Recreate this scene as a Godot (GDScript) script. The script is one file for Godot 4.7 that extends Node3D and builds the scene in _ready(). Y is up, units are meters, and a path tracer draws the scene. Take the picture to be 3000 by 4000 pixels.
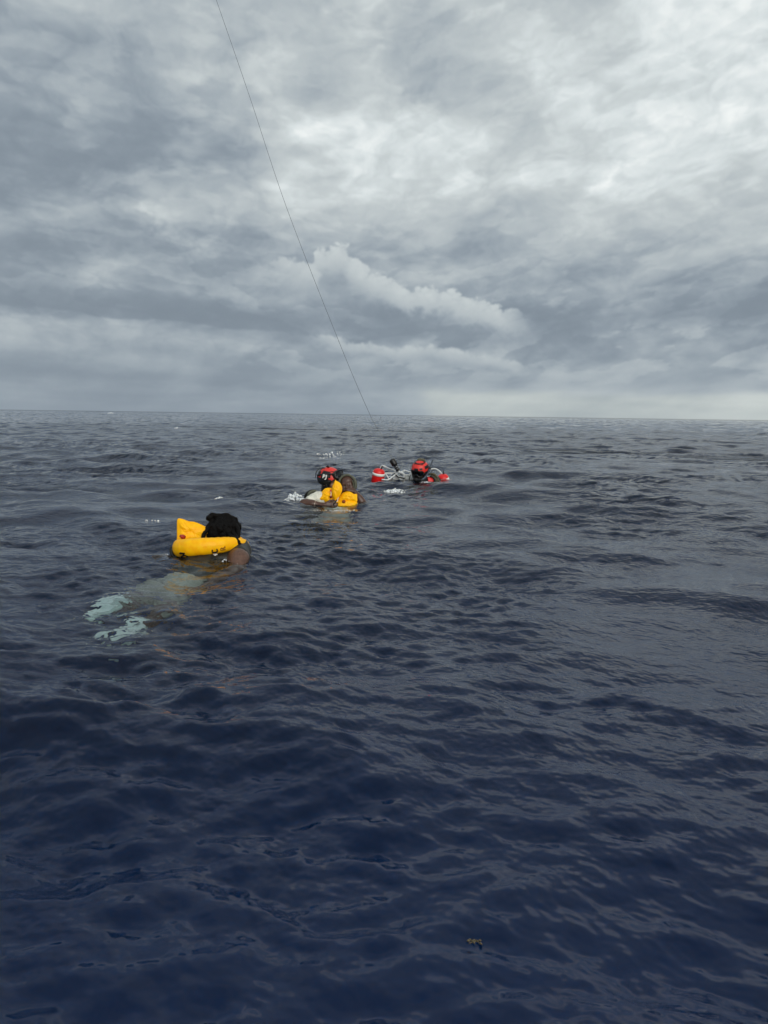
extends Node3D
# Open ocean under a broken overcast: three swimmers in yellow life vests and red helmets, a hoisted litter, a cable.
# Camera stands at x = z = 0; -z looks out to sea; the mean water level is y = 0.

const CAM_H := 0.95
var rng := RandomNumberGenerator.new()


func _ready() -> void:
	rng.seed = 7
	# ---------------------------------------------------------------- camera, sky, sun, exposure
	var cam := Camera3D.new()
	cam.name = "camera"
	cam.position = Vector3(0, CAM_H, 0)
	cam.fov = 72.0
	cam.near = 0.05
	cam.far = 30000.0
	cam.rotation = Vector3(deg_to_rad(-7.8), 0, 0)
	add_child(cam)
	cam.rotate_object_local(Vector3(0, 0, 1), deg_to_rad(0.794))
	var env := Environment.new()
	env.background_mode = Environment.BG_SKY
	env.tonemap_mode = Environment.TONE_MAPPER_LINEAR
	env.tonemap_exposure = EXPOSURE
	env.volumetric_fog_enabled = true        # for the body of the water only; the air is clear
	env.volumetric_fog_density = 0.0
	env.sdfgi_enabled = true
	env.ssao_enabled = true
	env.ssil_enabled = true
	var sm := PanoramaSkyMaterial.new()
	sm.panorama = ImageTexture.create_from_image(make_sky())
	sm.energy_multiplier = SKY_ENERGY / EXPOSURE
	env.sky = Sky.new()
	env.sky.sky_material = sm
	var we := WorldEnvironment.new()
	we.name = "world_environment"
	we.environment = env
	add_child(we)
	var sun := DirectionalLight3D.new()      # the sun behind the overcast: high, behind the camera's right shoulder, very soft
	sun.name = "sun"
	sun.light_energy = 0.5
	sun.light_angular_distance = 45.0
	sun.light_color = Color(1.0, 0.98, 0.94)
	sun.shadow_enabled = true
	add_child(sun)
	sun.look_at_from_position(Vector3(3.5, 5.0, 9.0), Vector3.ZERO, Vector3.UP)
	build_scene()


# ------------------------------------------------------------------------------------------------ sky
const SKY_ENERGY := 1.6
const EXPOSURE := 1.3
const AZ := [-45.0, -28.0, -20.0, -12.0, -4.0, 4.0, 12.0, 20.0, 28.0, 45.0]
const EL := [0.0, 1.5, 2.7, 4.5, 6.2, 7.6, 9.5, 12.0, 14.5, 17.0, 20.0, 23.0, 26.0, 30.0, 40.0]
# mean brightness of the cloud cover (as the eye reads it) round the horizon, bottom row first
const TONE := [
	[0.62, 0.610, 0.61, 0.61, 0.61, 0.70, 0.72, 0.68, 0.76, 0.72],
	[0.62, 0.615, 0.61, 0.61, 0.61, 0.68, 0.72, 0.68, 0.74, 0.70],
	[0.61, 0.600, 0.61, 0.61, 0.62, 0.64, 0.67, 0.65, 0.66, 0.66],
	[0.65, 0.650, 0.65, 0.65, 0.65, 0.66, 0.64, 0.68, 0.67, 0.68],
	[0.66, 0.670, 0.67, 0.63, 0.57, 0.56, 0.58, 0.69, 0.63, 0.68],
	[0.62, 0.595, 0.60, 0.58, 0.54, 0.51, 0.54, 0.60, 0.56, 0.64],
	[0.65, 0.645, 0.65, 0.67, 0.69, 0.68, 0.66, 0.66, 0.63, 0.68],
	[0.64, 0.630, 0.64, 0.69, 0.71, 0.69, 0.69, 0.69, 0.71, 0.74],
	[0.61, 0.600, 0.62, 0.71, 0.77, 0.77, 0.77, 0.78, 0.80, 0.78],
	[0.62, 0.610, 0.63, 0.72, 0.87, 0.89, 0.90, 0.90, 0.87, 0.80],
	[0.66, 0.625, 0.65, 0.74, 0.91, 0.87, 0.90, 0.92, 0.91, 0.82],
	[0.68, 0.640, 0.67, 0.72, 0.82, 0.73, 0.82, 0.87, 0.88, 0.84],
	[0.72, 0.710, 0.73, 0.75, 0.75, 0.74, 0.79, 0.85, 0.86, 0.84],
	[0.76, 0.740, 0.75, 0.76, 0.77, 0.80, 0.80, 0.84, 0.86, 0.85],
	[0.76, 0.760, 0.77, 0.78, 0.79, 0.80, 0.80, 0.80, 0.80, 0.80],
]
var n_warp := FastNoiseLite.new()
var n_fbm := FastNoiseLite.new()
var n_puff := FastNoiseLite.new()
var n_streak := FastNoiseLite.new()


func make_sky() -> Image:
	for a in [[n_warp, 11, 0.07, 4], [n_fbm, 23, 1.0, 6], [n_puff, 37, 0.45, 5], [n_streak, 51, 0.35, 4]]:
		var n: FastNoiseLite = a[0]
		n.noise_type = FastNoiseLite.TYPE_SIMPLEX_SMOOTH
		n.seed = a[1]
		n.frequency = a[2]
		n.fractal_type = FastNoiseLite.FRACTAL_FBM
		n.fractal_octaves = a[3]
		n.fractal_gain = 0.50
	n_puff.fractal_type = FastNoiseLite.FRACTAL_RIDGED
	# the whole sky in coarse detail, then the part of it that the camera faces in full; column 0 of a panorama looks along -z
	var whole := sky_part(-180.0, 180.0, 0.0, 90.0, 512, 128)
	whole.resize(4096, 1024, Image.INTERPOLATE_CUBIC)
	var front := sky_part(-31.0254, 31.0254, 0.0, 31.1133, 706, 354)
	whole.blit_rect(front, Rect2i(0, 0, 706, 354), Vector2i(2048 - 353, 1024 - 354))
	var im := Image.create(4096, 2048, false, Image.FORMAT_RGB8)
	im.fill(Color(0.06, 0.08, 0.12))
	im.blit_rect(whole, Rect2i(2048, 0, 2048, 1024), Vector2i.ZERO)
	im.blit_rect(whole, Rect2i(0, 0, 2048, 1024), Vector2i(2048, 0))
	return im


func sky_part(az0: float, az1: float, el0: float, el1: float, w: int, h: int) -> Image:
	var rows := []
	rows.resize(h)
	var one := func(j: int) -> void:
		var el := el1 - (j + 0.5) / h * (el1 - el0)
		var b := PackedByteArray()
		b.resize(w * 3)
		var s := j * 7919 + 13
		for i in w:
			var c := sky_color(az0 + (i + 0.5) / w * (az1 - az0), el)
			s = (s * 1103515245 + 12345) & 0x7fffffff
			var d := (float((s >> 8) & 1023) / 1023.0 - 0.5) / 255.0
			b[i * 3] = clampi(int((c.x + d) * 255.0 + 0.5), 0, 255)
			b[i * 3 + 1] = clampi(int((c.y + d) * 255.0 + 0.5), 0, 255)
			b[i * 3 + 2] = clampi(int((c.z + d) * 255.0 + 0.5), 0, 255)
		rows[j] = b
	var id := WorkerThreadPool.add_group_task(one, h)
	WorkerThreadPool.wait_for_group_task_completion(id)
	var all := PackedByteArray()
	for r in rows:
		all.append_array(r)
	return Image.create_from_data(w, h, false, Image.FORMAT_RGB8, all)


func cubic(a: float, b: float, c: float, d: float, t: float) -> float:
	return b + 0.5 * t * (c - a + t * (2.0 * a - 5.0 * b + 4.0 * c - d + t * (3.0 * (b - c) + d - a)))


func tone_at(az: float, el: float) -> float:
	var i := 0
	while i < AZ.size() - 2 and az >= AZ[i + 1]:
		i += 1
	var j := 0
	while j < EL.size() - 2 and el >= EL[j + 1]:
		j += 1
	var tx: float = clampf((az - AZ[i]) / (AZ[i + 1] - AZ[i]), 0.0, 1.0)
	var ty: float = clampf((el - EL[j]) / (EL[j + 1] - EL[j]), 0.0, 1.0)
	tx = lerpf(tx, tx * tx * (3.0 - 2.0 * tx), 0.5)
	ty = lerpf(ty, ty * ty * (3.0 - 2.0 * ty), 0.5)
	return lerpf(lerpf(TONE[j][i], TONE[j][i + 1], tx), lerpf(TONE[j + 1][i], TONE[j + 1][i + 1], tx), ty)


func edge_at(pts: Array, az: float) -> float:
	for k in pts.size() - 1:
		if az <= pts[k + 1].x:
			var t := smoothstep(pts[k].x, pts[k + 1].x, az)
			return lerpf(pts[k].y, pts[k + 1].y, t)
	return pts[pts.size() - 1].y


const TURRET := [Vector2(-17, 9.0), Vector2(-12, 11.6), Vector2(-8, 11.9), Vector2(-5.4, 11.9), Vector2(-4.9, 12.9), Vector2(-3.2, 13.2), Vector2(-2.2, 12.2), Vector2(-0.6, 11.3), Vector2(2.0, 10.2), Vector2(4.6, 10.1), Vector2(6.6, 9.5), Vector2(9.6, 8.6), Vector2(13, 7.8)]
const WISP := [Vector2(-9, 6.0), Vector2(-5, 6.4), Vector2(-2, 5.9), Vector2(1, 5.5), Vector2(3, 5.75), Vector2(6, 5.3), Vector2(9, 4.9), Vector2(11.5, 4.2), Vector2(14, 3.8)]


func sky_color(az: float, el: float) -> Vector3:
	# directions past the sides of the table go on with its edge columns, eased into one another behind
	var a := deg_to_rad(az)
	var e := deg_to_rad(el)
	var d := Vector3(sin(a) * cos(e), sin(e), -cos(a) * cos(e))
	var flat := Vector2(d.x, d.z) / (d.y + 0.10)          # where the sight line meets the cloud base
	var lift := clampf(el / 30.0, 0.0, 1.0)
	var wx := n_warp.get_noise_3d(d.x * 90.0, d.y * 190.0, d.z * 90.0)
	var wy := n_warp.get_noise_3d(d.x * 90.0 + 400.0, d.y * 190.0, d.z * 90.0)
	var ta := az + wx * 6.0
	var te := el + wy * lerpf(0.5, 3.6, lift)
	var back := smoothstep(40.0, 140.0, absf(az))
	var t := tone_at(clampf(ta, -45.0, 45.0), clampf(te, 0.0, 40.0))
	t = lerpf(t, tone_at(-14.0, clampf(te, 0.0, 40.0)), back)
	t -= 0.03 * smoothstep(40.0, 85.0, el)
	# sheets of the overcast, drawn out where they run to the horizon
	var f1 := n_fbm.get_noise_2d(flat.x * 0.8 + wx * 0.12, flat.y * 0.8 + wy * 0.12)
	var f2 := n_streak.get_noise_3d(d.x * 11.0, d.y * 62.0 + d.x * 3.0 - 13.0 * maxf(d.x, 0.0), d.z * 11.0)
	var f3 := n_fbm.get_noise_3d(d.x * 8.0 + wx * 0.25, d.y * 15.0 - d.x * 4.0 + wy * 0.25, d.z * 8.0)
	var low := 1.0 - smoothstep(1.0, 6.0, el)
	var high := smoothstep(4.0, 15.0, el)
	t += f1 * lerpf(0.03, 0.12, high) + f2 * lerpf(0.075, 0.05, high) * (1.0 - 0.6 * low) + f3 * lerpf(0.08, 0.105, high) * (1.0 - 0.5 * low)
	t += n_puff.get_noise_3d(d.x * 60.0 + wx * 3.0, d.y * 80.0 + wy * 3.0, d.z * 60.0) * -0.026 * smoothstep(2.0, 7.0, el)
	# lower decks in front of higher ones, with clearer edges
	var rain := (1.0 - smoothstep(-14.0, -5.0, az + wx * 3.0)) * (1.0 - smoothstep(5.5, 7.5, el)) * smoothstep(-70.0, -45.0, az)
	var deck := smoothstep(-0.06, 0.13, n_fbm.get_noise_2d(flat.x * 1.25 + 17.0 + wx * 0.15, flat.y * 1.25 + wy * 0.15))
	t += (deck - 0.5) * 0.035 * high
	var shelf := smoothstep(-0.02, 0.10, n_fbm.get_noise_3d(d.x * 9.0 + 5.0, d.y * 30.0 - 6.0 * maxf(d.x, 0.0) + 2.0 * minf(d.x, 0.0), d.z * 9.0))
	t += (shelf - 0.45) * 0.055 * smoothstep(1.5, 5.0, el) * (1.0 - 0.5 * high) * (1.0 - 0.85 * rain)
	t += n_fbm.get_noise_3d(d.x * 24.0, d.y * 50.0, d.z * 24.0) * 0.05 * smoothstep(2.0, 5.0, el) * (1.0 - 0.6 * high) * (1.0 - 0.7 * rain)
	# cottony heads where the cover thins and the light comes through
	var puffs := -n_puff.get_noise_3d(d.x * 14.0 + wx * 2.0, d.y * 20.0 + wy * 2.0, d.z * 14.0)
	t += puffs * 0.055 * smoothstep(0.70, 0.86, t) * smoothstep(6.0, 14.0, el)
	# long cloud base to the left with a clear lower edge, rain haze under it
	var fine := -n_puff.get_noise_3d(d.x * 70.0, d.y * 90.0, d.z * 70.0)
	var ed := 7.35 - (az + 28.0) * 0.045 + f2 * 0.5 + fine * 0.10 + wx * 0.5
	var lw := (1.0 - smoothstep(-12.0, -3.0, az)) * smoothstep(-70.0, -45.0, az)
	t -= 0.065 * lw * smoothstep(ed - 0.12, ed + 0.12, el) * (1.0 - smoothstep(ed, ed + 2.2, el))
	t += 0.022 * lw * (1.0 - smoothstep(ed - 0.12, ed + 0.12, el)) * smoothstep(ed - 3.5, ed, el)
	# torn shreds of lower cloud on the left, lit from above
	t += 0.10 * exp(-pow((az + 21.0 + wy * 2.0) / 1.6, 2.0) - pow((el - 16.6 - wx * 3.0) / 1.5, 2.0)) * smoothstep(-0.5, 0.5, f3 + fine * 0.8 + f2)
	t += 0.085 * exp(-pow((az + 16.5) / 4.5, 2.0) - pow((el - 13.4 + (az + 16.5) * 0.24 + wy * 1.4) / 0.75, 2.0)) * smoothstep(-0.7, 0.3, f3 + fine * 0.7)
	t -= 0.030 * exp(-pow((el - 2.65 - f2 * 0.3) / 0.42, 2.0)) * (1.0 - smoothstep(-18.0, -10.0, az)) * smoothstep(-70.0, -45.0, az)
	# cumulus heads with crisp tops
	t = cumulus(t, az, el, d, TURRET, 3.8, 0.815, 0.58, 0.75, -13.0, -4.5, 8.5, 12.5, wx)
	t = cumulus(t, az, el, d, WISP, 1.7, 0.765, 0.61, 0.40, -7.0, -4.0, 9.0, 13.0, wy)
	# rain shafts against the pale strip on the horizon
	var strip := (1.0 - smoothstep(1.6, 2.4, el + f2 * 0.9)) * smoothstep(2.6, 4.4, az + el * 0.3) * (1.0 - smoothstep(40.0, 60.0, az))
	t += strip * 0.05
	t -= 0.055 * strip * smoothstep(10.5, 14.0, az - el * 0.9) * (1.0 - smoothstep(15.0, 19.5, az - el * 0.9))
	t = lerpf(t, 0.615 + 0.10 * smoothstep(0.0, 14.0, az) * (1.0 - back), 0.45 * (1.0 - smoothstep(0.0, 1.6, el)))
	if t < 0.62:                          # the darkest bases keep some light from the haze before them
		t = 0.545 + 0.075 * exp((t - 0.62) / 0.075)
	t = minf(t, 1.08)
	# display tone to colour: slate in the dark parts, a cool grey in the light ones
	var k := smoothstep(0.50, 0.84, t)
	var k2 := smoothstep(0.84, 1.0, t)
	var c := Vector3(t * (lerpf(0.912, 0.962, k) + 0.022 * k2), t, t * (lerpf(1.085, 1.008, k) - 0.012 * k2))
	c += Vector3(0.008, 0.006, -0.008) * strip
	# stored value = display value, taken back through the energy multiplier
	return Vector3(store(c.x), store(c.y), store(c.z))


func store(v: float) -> float:
	var l := pow((v + 0.055) / 1.055, 2.4) / SKY_ENERGY
	return 1.055 * pow(l, 1.0 / 2.4) - 0.055


func cumulus(t: float, az: float, el: float, d: Vector3, top: Array, deep: float, light: float, dark: float, rough: float, a0: float, a1: float, b0: float, b1: float, w: float) -> float:
	var side := smoothstep(a0, a1, az) * (1.0 - smoothstep(b0, b1, az))
	if side <= 0.0:
		return t
	var bump := -n_puff.get_noise_3d(d.x * 48.0, d.y * 60.0, d.z * 48.0)
	var bump2 := -n_puff.get_noise_3d(d.x * 130.0 + 9.0, d.y * 150.0, d.z * 130.0)
	var edge := edge_at(top, az + w * 1.5) + (bump * 0.8 + bump2 * 0.35) * rough
	var inside := smoothstep(edge + 0.10, edge - 0.22, el)
	var depth := clampf((edge - el) / deep, 0.0, 1.0)
	var shade := lerpf(light, dark, smoothstep(0.12, 1.0, depth)) + (bump * 0.05 + bump2 * 0.03) * (1.0 - 0.7 * depth)
	var keep := inside * side * (1.0 - smoothstep(0.30, 0.85, depth))
	return lerpf(t, shade, keep * 0.95)


# ------------------------------------------------------------------------------------------------ sea
const N := 512
const LA := 31.0         # metres across the tile of wind waves
const LB := 4.7          # tile of wavelets
const LC := 1.9          # tile of ripples, drawn as relief
const WIND := Vector2(-0.45, 0.89)
const OFF_A := Vector2(18.996, 26.151)
const TURN_A := 0.13
var wa := PackedColorArray()     # wind waves: height, forward push, slope x, slope z
var wb := PackedColorArray()     # wavelets: height, -, slope x, slope z
var n_patch := FastNoiseLite.new()


func spectrum(re: PackedFloat32Array, im: PackedFloat32Array, size: float, lo: float, hi: float, peak: float, spread: float, power: float, sd: int, use_imag: int) -> void:
	# Adds random waves of length lo..hi metres. use_imag 0: height as real part and its forward push as imaginary part; 1: height as imaginary part only; 2: as real part only.
	var r := RandomNumberGenerator.new()
	r.seed = sd
	var w := WIND.normalized()
	var k0 := TAU / size
	for b in N:
		var nb := b if b < N / 2 else b - N
		for a in N / 2:
			if a == 0 and nb <= 0:
				continue
			var k := Vector2(a, nb) * k0
			var kl := k.length()
			var lam := TAU / kl
			var g1 := r.randfn()
			var g2 := r.randfn()
			if lam < lo or lam > hi or nb == -N / 2:
				continue
			var c := k.dot(w) / kl
			var s := pow(kl, -power) * exp(-pow(lam / peak, 2.0)) * (spread + (1.0 - spread) * c * c)
			s *= smoothstep(lo, lo * 1.6, lam) * (1.0 - smoothstep(hi * 0.7, hi, lam))
			var hr := g1 * s
			var hi_ := g2 * s
			# real field: F(-k) = conj F(k)
			var i := b * N + a
			var m := ((N - nb) % N) * N + ((N - a) % N)
			if use_imag == 0:
				# push spectrum = i * c * F
				var dr := -c * hi_
				var di := c * hr
				re[i] += hr - di
				im[i] += hi_ + dr
				re[m] += hr + di
				im[m] += -hi_ + dr
			elif use_imag == 1:
				re[i] -= hi_
				im[i] += hr
				re[m] += hi_
				im[m] += hr
			else:
				re[i] += hr
				im[i] += hi_
				re[m] += hr
				im[m] -= hi_


func fft_line(re: PackedFloat32Array, im: PackedFloat32Array, co: PackedFloat32Array, si: PackedFloat32Array, rev: PackedInt32Array) -> Array:
	var a := PackedFloat32Array()
	var b := PackedFloat32Array()
	a.resize(N)
	b.resize(N)
	for i in N:
		a[i] = re[rev[i]]
		b[i] = im[rev[i]]
	var half := 1
	while half < N:
		var step := N / (2 * half)
		for j in half:
			var c := co[j * step]
			var s := si[j * step]
			var p := j
			while p < N:
				var q := p + half
				var xr := a[q] * c - b[q] * s
				var xi := a[q] * s + b[q] * c
				a[q] = a[p] - xr
				b[q] = b[p] - xi
				a[p] += xr
				b[p] += xi
				p += 2 * half
		half *= 2
	return [a, b]


func fft2(re: PackedFloat32Array, im: PackedFloat32Array) -> Array:
	var co := PackedFloat32Array()
	var si := PackedFloat32Array()
	var rev := PackedInt32Array()
	for i in N / 2:
		co.append(cos(TAU * i / N))
		si.append(sin(TAU * i / N))
	for i in N:
		var v := 0
		for bit in 9:
			if i & (1 << bit):
				v |= 1 << (8 - bit)
		rev.append(v)
	for pass_ in 2:
		var lines := []
		lines.resize(N)
		var fr := re
		var fi := im
		var id := WorkerThreadPool.add_group_task(func(j: int) -> void:
			lines[j] = fft_line(fr.slice(j * N, j * N + N), fi.slice(j * N, j * N + N), co, si, rev), N)
		WorkerThreadPool.wait_for_group_task_completion(id)
		# transpose
		var tr := PackedFloat32Array()
		var ti := PackedFloat32Array()
		tr.resize(N * N)
		ti.resize(N * N)
		for j in N:
			var lr: PackedFloat32Array = lines[j][0]
			var li: PackedFloat32Array = lines[j][1]
			for i in N:
				tr[i * N + j] = lr[i]
				ti[i * N + j] = li[i]
		re = tr
		im = ti
	return [re, im]


func rms_slope(h: PackedFloat32Array, cell: float) -> float:
	var s := 0.0
	for j in range(0, N, 3):
		for i in range(0, N, 3):
			var a := (h[j * N + (i + 1) % N] - h[j * N + i]) / cell
			var b := (h[((j + 1) % N) * N + i] - h[j * N + i]) / cell
			s += a * a + b * b
	return sqrt(s / pow(ceili(N / 3.0), 2.0))


func make_waves() -> Image:
	var zero := PackedFloat32Array()
	zero.resize(N * N)
	var re := zero.duplicate()
	var im := zero.duplicate()
	spectrum(re, im, LA, 0.28, 9.0, 2.6, 0.12, 2.0, 101, 0)
	var f := fft2(re, im)
	var h: PackedFloat32Array = f[0]
	var p: PackedFloat32Array = f[1]
	var cell := LA / N
	var g := SLOPE_A / rms_slope(h, cell)
	var w := WIND.normalized()
	wa.resize(N * N)
	for j in N:
		var ju := ((j + 1) % N) * N
		var jd := ((j + N - 1) % N) * N
		for i in N:
			var iu := (i + 1) % N
			var id := (i + N - 1) % N
			var gx := (p[j * N + iu] - p[j * N + id]) * g / (2.0 * cell) * CHOP
			var gz := (p[ju + i] - p[jd + i]) * g / (2.0 * cell) * CHOP
			var jac := maxf(1.0 + gx * w.x + gz * w.y, 0.35)
			wa[j * N + i] = Color(h[j * N + i] * g, p[j * N + i] * g * CHOP, (h[j * N + iu] - h[j * N + id]) * g / (2.0 * cell) / jac, (h[ju + i] - h[jd + i]) * g / (2.0 * cell) / jac)
	re = zero.duplicate()
	im = zero.duplicate()
	spectrum(re, im, LB, 0.045, 0.80, 0.50, 0.18, 1.82, 202, 2)
	spectrum(re, im, LC, 0.012, 0.16, 0.10, 0.45, 1.75, 303, 1)
	f = fft2(re, im)
	h = f[0]
	p = f[1]
	cell = LB / N
	g = SLOPE_B / rms_slope(h, cell)
	wb.resize(N * N)
	for j in N:
		var ju := ((j + 1) % N) * N
		var jd := ((j + N - 1) % N) * N
		for i in N:
			wb[j * N + i] = Color(h[j * N + i] * g, 0.0, (h[j * N + (i + 1) % N] - h[j * N + (i + N - 1) % N]) * g / (2.0 * cell), (h[ju + i] - h[jd + i]) * g / (2.0 * cell))
	# ripples as a normal map: x to the right, y up the picture
	cell = LC / N
	g = SLOPE_C / rms_slope(p, cell)
	var bytes := PackedByteArray()
	bytes.resize(N * N * 3)
	for j in N:
		var ju := ((j + 1) % N) * N
		var jd := ((j + N - 1) % N) * N
		for i in N:
			var v := Vector3(-(p[j * N + (i + 1) % N] - p[j * N + (i + N - 1) % N]) * g / (2.0 * cell), (p[ju + i] - p[jd + i]) * g / (2.0 * cell), 1.0).normalized()
			var o := (j * N + i) * 3
			bytes[o] = int((v.x * 0.5 + 0.5) * 255.0 + 0.5)
			bytes[o + 1] = int((v.y * 0.5 + 0.5) * 255.0 + 0.5)
			bytes[o + 2] = int((v.z * 0.5 + 0.5) * 255.0 + 0.5)
	return Image.create_from_data(N, N, false, Image.FORMAT_RGB8, bytes)


func tap(t: PackedColorArray, u: float, v: float) -> Color:
	var i := int(floor(u))
	var j := int(floor(v))
	var fx := u - i
	var fz := v - j
	i = i & 511
	j = j & 511
	var iu := (i + 1) & 511
	var r0 := j * N
	var r1 := ((j + 1) & 511) * N
	return t[r0 + i].lerp(t[r0 + iu], fx).lerp(t[r1 + i].lerp(t[r1 + iu], fx), fz)


const SLOPE_A := 0.155
const SLOPE_B := 0.175
const SLOPE_C := 0.125
const CHOP := 0.7
const STIR := [[-1.10, -4.70, 0.011, 0.17], [-1.30, -3.75, 0.006, 0.22], [-0.62, -7.92, 0.014, 0.19], [-0.95, -7.95, 0.010, 0.14], [0.52, -10.25, 0.014, 0.20], [-0.05, -10.5, 0.012, 0.18]]    # x, z, height, length
const SWELL := [[0.07, 17.0, 2.05, 0.4], [0.045, 29.0, 1.55, 2.1]]    # height, length, heading, phase


# Water at rest point (x, z): [height, push x, push z, slope x, slope z]. fine: 1 with the wavelets, 0 without.
func wave(x: float, z: float, fine: float) -> PackedFloat32Array:
	var w := WIND.normalized()
	var c := cos(TURN_A)
	var s := sin(TURN_A)
	var u := (x * c - z * s + OFF_A.x) * N / LA
	var v := (x * s + z * c + OFF_A.y) * N / LA
	var a := tap(wa, u, v)
	var h := a.r
	# the tile lies turned by TURN_A: bring its vectors back
	var sx := a.b * c + a.a * s
	var sz := -a.b * s + a.a * c
	var px := a.g * (w.x * c + w.y * s)
	var pz := a.g * (-w.x * s + w.y * c)
	for q in SWELL:
		var k: float = TAU / q[1]
		var dx := cos(q[2])
		var dz := sin(q[2])
		var ph: float = k * (x * dx + z * dz) + q[3]
		h += q[0] * sin(ph)
		sx += q[0] * k * dx * cos(ph)
		sz += q[0] * k * dz * cos(ph)
	for q in STIR:                       # rings spreading from where the bodies move in the water
		var vx: float = x - q[0]
		var vz: float = z - q[1]
		var rr := vx * vx + vz * vz
		if rr < 4.0 and rr > 0.0004:
			rr = sqrt(rr)
			var k: float = TAU / q[3]
			var amp: float = q[2] * exp(-rr * 1.9) * smoothstep(0.05, 0.3, rr)
			var ph := k * rr
			h += amp * sin(ph)
			var g := amp * k * cos(ph) / rr
			sx += g * vx
			sz += g * vz
	if fine > 0.0:
		var m := fine * (0.28 + 1.25 * smoothstep(-0.30, 0.45, n_patch.get_noise_2d(x, z)))
		var b := tap(wb, (x * 0.93 - z * 0.37) * N / LB, (x * 0.37 + z * 0.93) * N / LB)
		h += b.r * m
		sx += (b.b * 0.93 + b.a * 0.37) * m
		sz += (-b.b * 0.37 + b.a * 0.93) * m
	return PackedFloat32Array([h, px, pz, sx, sz])


# Height of the water above the point (x, z), the push undone.
func water_at(x: float, z: float) -> float:
	var rx := x
	var rz := z
	var q: PackedFloat32Array
	for i in 4:
		q = wave(rx, rz, 1.0)
		rx = x - q[1]
		rz = z - q[2]
	return wave(rx, rz, 1.0)[0]


func build_sea() -> void:
	n_patch.seed = 5
	n_patch.frequency = 0.22
	n_patch.fractal_octaves = 3
	var ripples := make_waves()
	# rings of points round the camera's place, close near it and wide far out, as the eye resolves them
	var radii := PackedFloat32Array()
	var r := 0.30
	while r < 9000.0:
		radii.append(r)
		r += maxf(0.012, 0.0052 * r) if r < 60.0 else r * 0.0105
	var ang := PackedFloat32Array()
	var cols := 600
	for i in cols:
		ang.append(deg_to_rad(lerpf(-42.0, 42.0, float(i) / (cols - 1))))
	for i in range(1, 46):
		ang.append(deg_to_rad(42.0 + 276.0 * i / 46.0))
	cols = ang.size()
	var rows := []
	rows.resize(radii.size())
	var id := WorkerThreadPool.add_group_task(func(j: int) -> void:
		var rr := radii[j]
		var pts := PackedVector3Array()
		var nor := PackedVector3Array()
		pts.resize(cols)
		nor.resize(cols)
		var fine := 1.0 - smoothstep(14.0, 40.0, rr)
		for i in cols:
			var x := sin(ang[i]) * rr
			var z := -cos(ang[i]) * rr
			var q := wave(x, z, fine)
			var calm := 1.0 - smoothstep(300.0, 3000.0, rr)
			pts[i] = Vector3(x + q[1], q[0] * calm, z + q[2])
			nor[i] = Vector3(-q[3], 1.0, -q[4]).normalized()
		rows[j] = [pts, nor], radii.size())
	WorkerThreadPool.wait_for_group_task_completion(id)
	var v := PackedVector3Array()
	var n := PackedVector3Array()
	for a in rows:
		v.append_array(a[0])
		n.append_array(a[1])
	var idx := PackedInt32Array()
	idx.resize((radii.size() - 1) * cols * 6 + cols * 3)
	var o := 0
	for j in radii.size() - 1:
		var b := j * cols
		for i in cols:
			var i2 := i + 1 if i + 1 < cols else 0
			idx[o] = b + i
			idx[o + 1] = b + cols + i
			idx[o + 2] = b + cols + i2
			idx[o + 3] = b + i
			idx[o + 4] = b + cols + i2
			idx[o + 5] = b + i2
			o += 6
	var mid := v.size()
	v.append(Vector3(0, wave(0, 0, 1.0)[0], 0))
	n.append(Vector3.UP)
	for i in cols:
		idx[o] = mid
		idx[o + 1] = i
		idx[o + 2] = (i + 1) % cols
		o += 3
	var arr := []
	arr.resize(Mesh.ARRAY_MAX)
	arr[Mesh.ARRAY_VERTEX] = v
	arr[Mesh.ARRAY_NORMAL] = n
	arr[Mesh.ARRAY_INDEX] = idx
	var mesh := ArrayMesh.new()
	mesh.add_surface_from_arrays(Mesh.PRIMITIVE_TRIANGLES, arr)
	var m := StandardMaterial3D.new()
	m.resource_name = "sea_water"
	m.albedo_color = WATER_TINT
	m.roughness = 0.025
	m.metallic_specular = 0.70
	m.transparency = BaseMaterial3D.TRANSPARENCY_ALPHA
	m.refraction_enabled = true
	m.refraction_scale = 0.033
	m.normal_enabled = true
	m.normal_texture = ImageTexture.create_from_image(ripples)
	m.normal_scale = 1.0
	m.uv1_triplanar = true
	m.uv1_world_triplanar = true
	m.uv1_scale = Vector3.ONE / LC
	mesh.surface_set_material(0, m)
	var sea := MeshInstance3D.new()
	sea.name = "sea"
	sea.mesh = mesh
	sea.set_meta("kind", "structure")
	add_child(sea)
	# the body of the water, which takes up the light with depth, and the depth below
	var fog := FogVolume.new()
	fog.name = "water"
	fog.shape = RenderingServer.FOG_VOLUME_SHAPE_BOX
	fog.size = Vector3(17000, 1.30, 17000)
	fog.position.y = -0.06 - 0.65
	var fm := FogMaterial.new()
	fm.albedo = Color(0.02, 0.03, 0.06)
	fm.density = 0.45
	fog.material = fm
	fog.set_meta("kind", "structure")
	add_child(fog)
	var deep := MeshInstance3D.new()
	deep.name = "deep_water"
	var pm := PlaneMesh.new()
	pm.size = Vector2(19000, 19000)
	pm.material = mat(WATER, 1.0, 0.0)
	deep.mesh = pm
	deep.position.y = -1.40
	deep.set_meta("kind", "structure")
	add_child(deep)


const WATER := Color(0.10, 0.335, 0.64)
const WATER_TINT := Color(0.86, 0.95, 0.98, 0.0)


# ------------------------------------------------------------------------------------------------ helpers
var used := {}
var n_skin := FastNoiseLite.new()


func numbered(called: String) -> String:
	used[called] = used.get(called, -1) + 1
	return called if used[called] == 0 else "%s_%03d" % [called, used[called]]


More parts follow.
